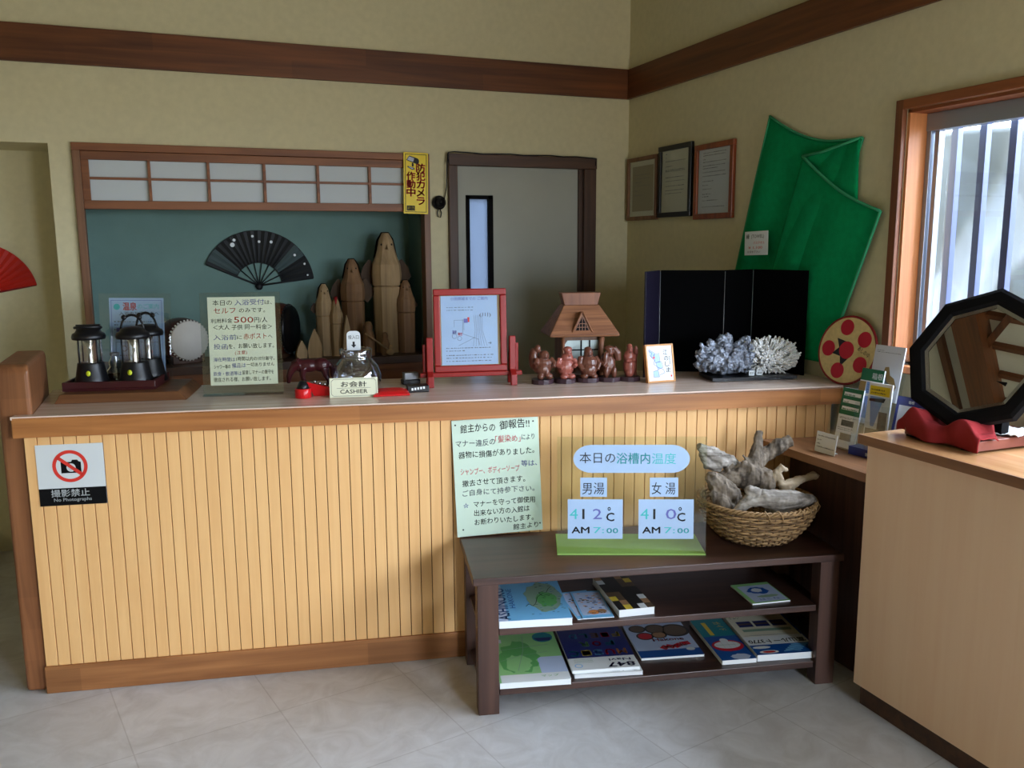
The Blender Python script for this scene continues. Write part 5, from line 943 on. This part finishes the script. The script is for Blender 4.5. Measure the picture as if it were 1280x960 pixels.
# ------------------------------------------------------------------ magazines on the low table's shelves
for nm, cc in (('c_sky', (120, 190, 236)), ('c_blue', (28, 92, 178)), ('c_navy', (20, 34, 104)), ('c_lgreen', (150, 208, 138)), ('c_green', (96, 172, 96)), ('c_map', (140, 170, 148)), ('c_orange', (226, 150, 90)), ('c_red', (196, 24, 44)), ('c_yel', (226, 196, 70)), ('c_teal', (20, 130, 140)), ('c_brown', (96, 76, 56)), ('c_lav', (190, 206, 236)), ('c_dk', (34, 32, 30)), ('c_cream', (232, 226, 200)), ('c_tan', (168, 128, 92)), ('c_royal', (20, 82, 160))): M[nm] = mat('print_'+nm[2:], cc, .4, var=0)
CV = ['white', 'ink', 'c_sky', 'c_blue', 'c_navy', 'c_lgreen', 'c_green', 'c_map', 'c_orange', 'c_red', 'c_yel', 'c_teal', 'c_brown', 'c_lav', 'c_dk', 'c_cream', 'c_tan', 'c_royal']
CI = {n: i for i, n in enumerate(CV)}
def magazine(label, a, b_, z, w, d, th, rz, art, cat='magazine', name='magazine', curl=0):
    t = CT(name, label, cat, a, b_, z, rz, 'magazines and leaflets on the low table')
    s = MB(); s.box(.001, .001, .0004, w-.001, d-.001, th-.0012); s.build('pages', M['white'], t)
    s = MB(); s.box(0, 0, th-.0011, w, d, th, 0); s.box(0, 0, 0, w, d, .0004, 0); art(s, w, d, th+.0003); s.build('cover', [M[i] for i in CV], t)
def blob(s, cx, cy, rx, ry, z, m, seed, n=26, j=.25):
    r_ = random.Random(seed); s.poly([(cx+rx*(1-j*r_.random())*math.cos(2*math.pi*i/n), cy+ry*(1-j*r_.random())*math.sin(2*math.pi*i/n)) for i in range(n)], z, m)
def m1(s, w, d, z):
    s.rect(0, 0, w, d, z, CI['c_sky']); s.rect(0, 0, w*.13, d, z+.0002, CI['c_lav']); s.rect(w*.13, 0, w*.40, d, z+.0002, CI['c_sky'])
    blob(s, w*.70, d*.56, w*.30, d*.42, z+.0003, CI['c_map'], 3); blob(s, w*.74, d*.48, w*.16, d*.22, z+.0004, CI['c_green'], 8)
    s.text('ASHINOKO', w*.165, d*.03, .055, CI['c_blue'], w=d*.80, z=z+.0006, rot=90, bold=.03); s.text('HAKONE', w*.27, d*.3, .028, CI['c_blue'], w=d*.5, z=z+.0006, rot=90)
    r_ = random.Random(2); s.line([(w*(.42+.05*i), d*(.2+.13*r_.random()+.06*i)) for i in range(10)], .002, z+.0006, CI['ink']); s.line([(w*.75, d*.7), (w*.66, d*.66), (w*.7, d*.58), (w*.85, d*.62)], .0025, z+.0006, 1)
    for i in range(40): s.rect(w*(x := .45+.5*r_.random()), d*(y := .1+.8*r_.random()), w*x+.008, d*y+.0025, z+.0007, CI['ink'] if i % 3 else CI['c_blue'])
magazine('blue lake map magazine pile at the left end of the upper shelf', .428, 2.640, .2995, .246, .330, .025, -4, m1)
def m2(s, w, d, z):
    s.rect(0, 0, w, d, z, CI['c_sky']); s.rect(w*.06, d*.1, w*.95, d*.95, z+.0002, CI['c_lav']); r_ = random.Random(6)
    for i in range(34): x, y = r_.uniform(.1, .85), r_.uniform(.3, .9); s.rect(w*x, d*y, w*x+.010, d*y+.006, z+.0004, CI[r_.choice(['c_orange', 'c_blue', 'ink', 'c_tan'])])
    s.disc(w*.45, d*.2, w*.18, .018, z=z+.0004, m=CI['c_orange']); s.disc(w*.72, d*.22, w*.15, .018, z=z+.0004, m=CI['c_tan']); s.text('わくわく', w*.2, d*.14, .02, 0, w=w*.7, z=z+.0006, bold=.02)
magazine('pale blue leaflet, lowest of the small fanned pile beside the map magazine', .700, 2.655, .2995, .108, .228, .003, 4, m2, 'leaflet', 'leaflet')
magazine('pale blue leaflet on top of the small fanned pile beside the map magazine', .716, 2.650, .3028, .108, .225, .003, -3, m2, 'leaflet', 'leaflet')
def m3(s, w, d, z):
    r_ = random.Random(9); s.rect(0, 0, w, d, z, CI['c_dk']); n = 5; k = 8; P = ['c_dk', 'c_dk', 'c_brown', 'c_brown', 'c_tan', 'c_yel', 'white', 'c_dk', 'c_dk']
    for i in range(n):
        for j in range(k): s.rect(w*i/n, d*j/k, w*(i+1)/n, d*(j+1)/k, z+.0003, CI[P[(i*5+j*7+i*j) % 9]])
magazine('checkered brown and white booklet pile in the middle of the upper shelf', .842, 2.648, .2995, .128, .300, .026, 2, m3)
def m4(s, w, d, z): s.rect(0, 0, w, d, z, CI['c_lgreen']); s.rect(w*.10, d*.05, w*.97, d*.88, z+.0002, CI['c_lav']); blob(s, w*.5, d*.6, w*.3, d*.2, z+.0004, CI['c_blue'], 5); blob(s, w*.48, d*.62, w*.16, d*.12, z+.0005, 0, 6); s.text('はこね', w*.3, d*.12, .02, CI['c_blue'], w=w*.5, z=z+.0005); blob(s, w*.6, d*.3, w*.32, d*.07, z+.0004, CI['c_map'], 7)
magazine('single pale green and blue booklet lying alone on the right of the upper shelf', 1.330, 2.655, .2995, .146, .170, .005, 2, m4, 'booklet', 'booklet')
def n1(s, w, d, z):
    s.rect(0, 0, w, d, z, CI['c_lgreen']); s.rect(w*.03, 0, w, d*.14, z+.0002, CI['white']); s.rect(w*.62, d*.14, w, d*.45, z+.0002, CI['c_lav']); blob(s, w*.36, d*.46, w*.34, d*.36, z+.0004, CI['c_green'], 21, 30, .3); blob(s, w*.33, d*.34, w*.22, d*.2, z+.0005, CI['c_lgreen'], 22)
    blob(s, w*.80, d*.86, w*.16, d*.11, z+.0005, CI['c_teal'], 4, 24, .05); s.poly([(w*.66, d*.85), (w*.94, d*.85), (w*.9, d*.78), (w*.72, d*.78)], z+.0006, CI['c_navy'])
    s.line([(0, d*.62), (w*.4, d*.66), (w*.85, d*.70)], .003, z+.0007, CI['c_map']); s.line([(w*.05, d*.4), (w*.4, d*.5), (w*.8, d*.55)], .002, z+.0007, CI['c_map']); s.line([(w*.5, d*.9), (w*.45, d*.6), (w*.3, d*.2)], .002, z+.0007, CI['c_map']); s.rect(w*.02, d*.78, w*.16, d*.86, z+.0006, 0); s.text('マップ', w*.6, d*.07, .016, CI['c_green'], w=w*.25, z=z+.0006)
magazine('green illustrated map pile at the left end of the lower shelf', .428, 2.634, .0885, .242, .370, .020, -3, n1)
def n2(s, w, d, z):
    s.rect(0, d*.26, w, d, z, CI['c_navy']); s.rect(0, 0, w, d*.26, z, CI['white']); cols = ['c_yel', 'c_orange', 'c_teal', 'c_red', 'c_lgreen', 'c_sky', 'c_tan']
    for i, ch in enumerate('MUSIC'): s.text(ch, w*(.92-.18*i), d*.42, .055, CI[cols[(i*2+1) % 7]], w=w*.13, z=z+.0004, rot=180, bold=.05)
    for i, ch in enumerate('FOR'): s.text(ch, w*(.80-.2*i), d*.62, .05, CI[cols[(i+2) % 7]], w=w*.13, z=z+.0004, rot=180, bold=.05)
    for i, ch in enumerate('FIELD'): s.text(ch, w*(.95-.17*i), d*.82, .05, CI[cols[(i*3) % 7]], w=w*.11, z=z+.0004, rot=180, bold=.05)
    s.text('847', w*.95, d*.12, .042, CI['c_navy'], w=w*.40, z=z+.0004, rot=180, bold=.05); s.text('Navi', w*.92, d*.205, .024, CI['c_navy'], w=w*.32, z=z+.0004, rot=180, bold=.03)
    s.ring(w*.12, d*.09, .014, .011, z+.0004, CI['c_sky']); r_ = random.Random(1)
    for i in range(3): s.rect(w*.08, d*(.16+.03*i), w*.36, d*(.165+.03*i), z+.0004, CI['c_map'])
magazine('navy music magazine with colourful letters, lower copy of its pile on the lower shelf', .690, 2.655, .0885, .238, .330, .013, -4, n2)
magazine('navy music magazine with colourful letters, top copy of its pile on the lower shelf', .684, 2.664, .1020, .238, .330, .011, -3, n2)
def n3(s, w, d, z):
    s.rect(0, 0, w, d, z, CI['c_lav']); s.rect(0, 0, w, d*.2, z+.0002, CI['c_royal'])
    for x, y, r1, m_ in ((.26, .62, .14, 'c_red'), (.5, .64, .13, 'c_tan'), (.5, .82, .18, 'c_brown'), (.80, .75, .24, 'c_brown'), (.2, .85, .14, 'c_brown')): s.disc(w*x, d*y, w*r1, w*r1*.95, z=z+.0004, m=CI['c_dk']); s.disc(w*x, d*y, w*r1*.8, w*r1*.75, z=z+.0006, m=CI[m_])
    s.text('Hakone', w*.35, d*.45, .035, CI['c_red'], w=w*.5, z=z+.0006, bold=.02); s.line([(w*.42, d*.22), (w*.5, d*.30), (w*.62, d*.26), (w*.74, d*.33), (w*.9, d*.36)], .026, z+.0005, CI['c_red']); s.text('Lovely', w*.45, d*.23, .026, 0, w=w*.42, z=z+.0008, rot=10, bold=.01); s.disc(w*.85, d*.18, .016, .012, z=z+.0006, m=0)
magazine('pale magazine with round food dishes and red ribbon, middle of the lower shelf', .955, 2.735, .0885, .232, .270, .008, -3, n3)
def n4(s, w, d, z):
    s.rect(0, 0, w, d, z, CI['c_royal']); s.rect(0, d*.55, w, d, z+.0002, CI['c_teal']); s.rect(w*.25, d*.58, w*.38, d*.9, z+.0004, CI['c_yel']); s.text('ガイド', w*.62, d*.9, .03, CI['c_yel'], w=w*.6, z=z+.0006, rot=-85); s.disc(w*.5, d*.32, w*.46, d*.13, z=z+.0004, m=CI['c_red']); s.disc(w*.5, d*.335, w*.38, d*.085, z=z+.0005, m=0)
    for i in range(4): s.rect(w*(.2+.17*i), d*.26, w*(.205+.17*i), d*.41, z+.0007, CI['c_map'])
    s.rect(w*.1, d*.335, w*.9, d*.34, z+.0007, CI['c_map']); s.disc(w*.5, d*.44, w*.12, d*.05, z=z+.0008, m=0); blob(s, w*.6, d*.06, w*.32, d*.07, z+.0004, CI['c_lav'], 3)
magazine('blue guide magazine with a red and white picture, left of the route map pile', 1.222, 2.650, .0885, .128, .335, .016, -2, n4)
def n5(s, w, d, z):
    s.rect(0, 0, w, d, z, CI['c_royal']); s.rect(0, d*.42, w*.96, d, z+.0002, CI['c_cream']); s.rect(0, d*.22, w*.98, d*.42, z+.0002, 0)
    for i in range(3): s.rect(w*(.10+.28*i), d*.66, w*(.34+.28*i), d*.80, z+.0004, CI['c_navy']); s.rect(w*(.11+.28*i), d*.71, w*(.33+.28*i), d*.75, z+.0006, CI['c_brown'])
    s.text('富山ルート3770', w*.94, d*.335, .036, CI['ink'], w=w*.9, z=z+.0005, rot=180, bold=.03); s.rect(w*.05, d*.44, w*.92, d*.445, z+.0005, CI['c_royal']); s.rect(w*.1, d*.54, w*.9, d*.60, z+.0004, CI['c_map']); scrib(s, w, d, (.05, .09, .12), z+.0005, CI['ink'], .01, 3, .05, .9)
    s.disc(w*.16, d*.16, w*.14, d*.030, z=z+.0005, m=0); s.disc(w*.22, d*.055, w*.15, d*.035, z=z+.0005, m=0); s.disc(w*.22, d*.055, w*.10, d*.022, z=z+.0007, m=CI['c_red'])
    for i in range(5): s.line([(w*(.45+.05*i), d*(.05+.035*i)), (w*(.6+.05*i), d*(.07+.03*i)), (w*(.72+.05*i), d*(.05+.035*i))], .006, z+.0005, CI['c_sky'])
magazine('white and blue route map pile at the right end of the lower shelf', 1.354, 2.650, .0885, .236, .335, .024, -3, n5)
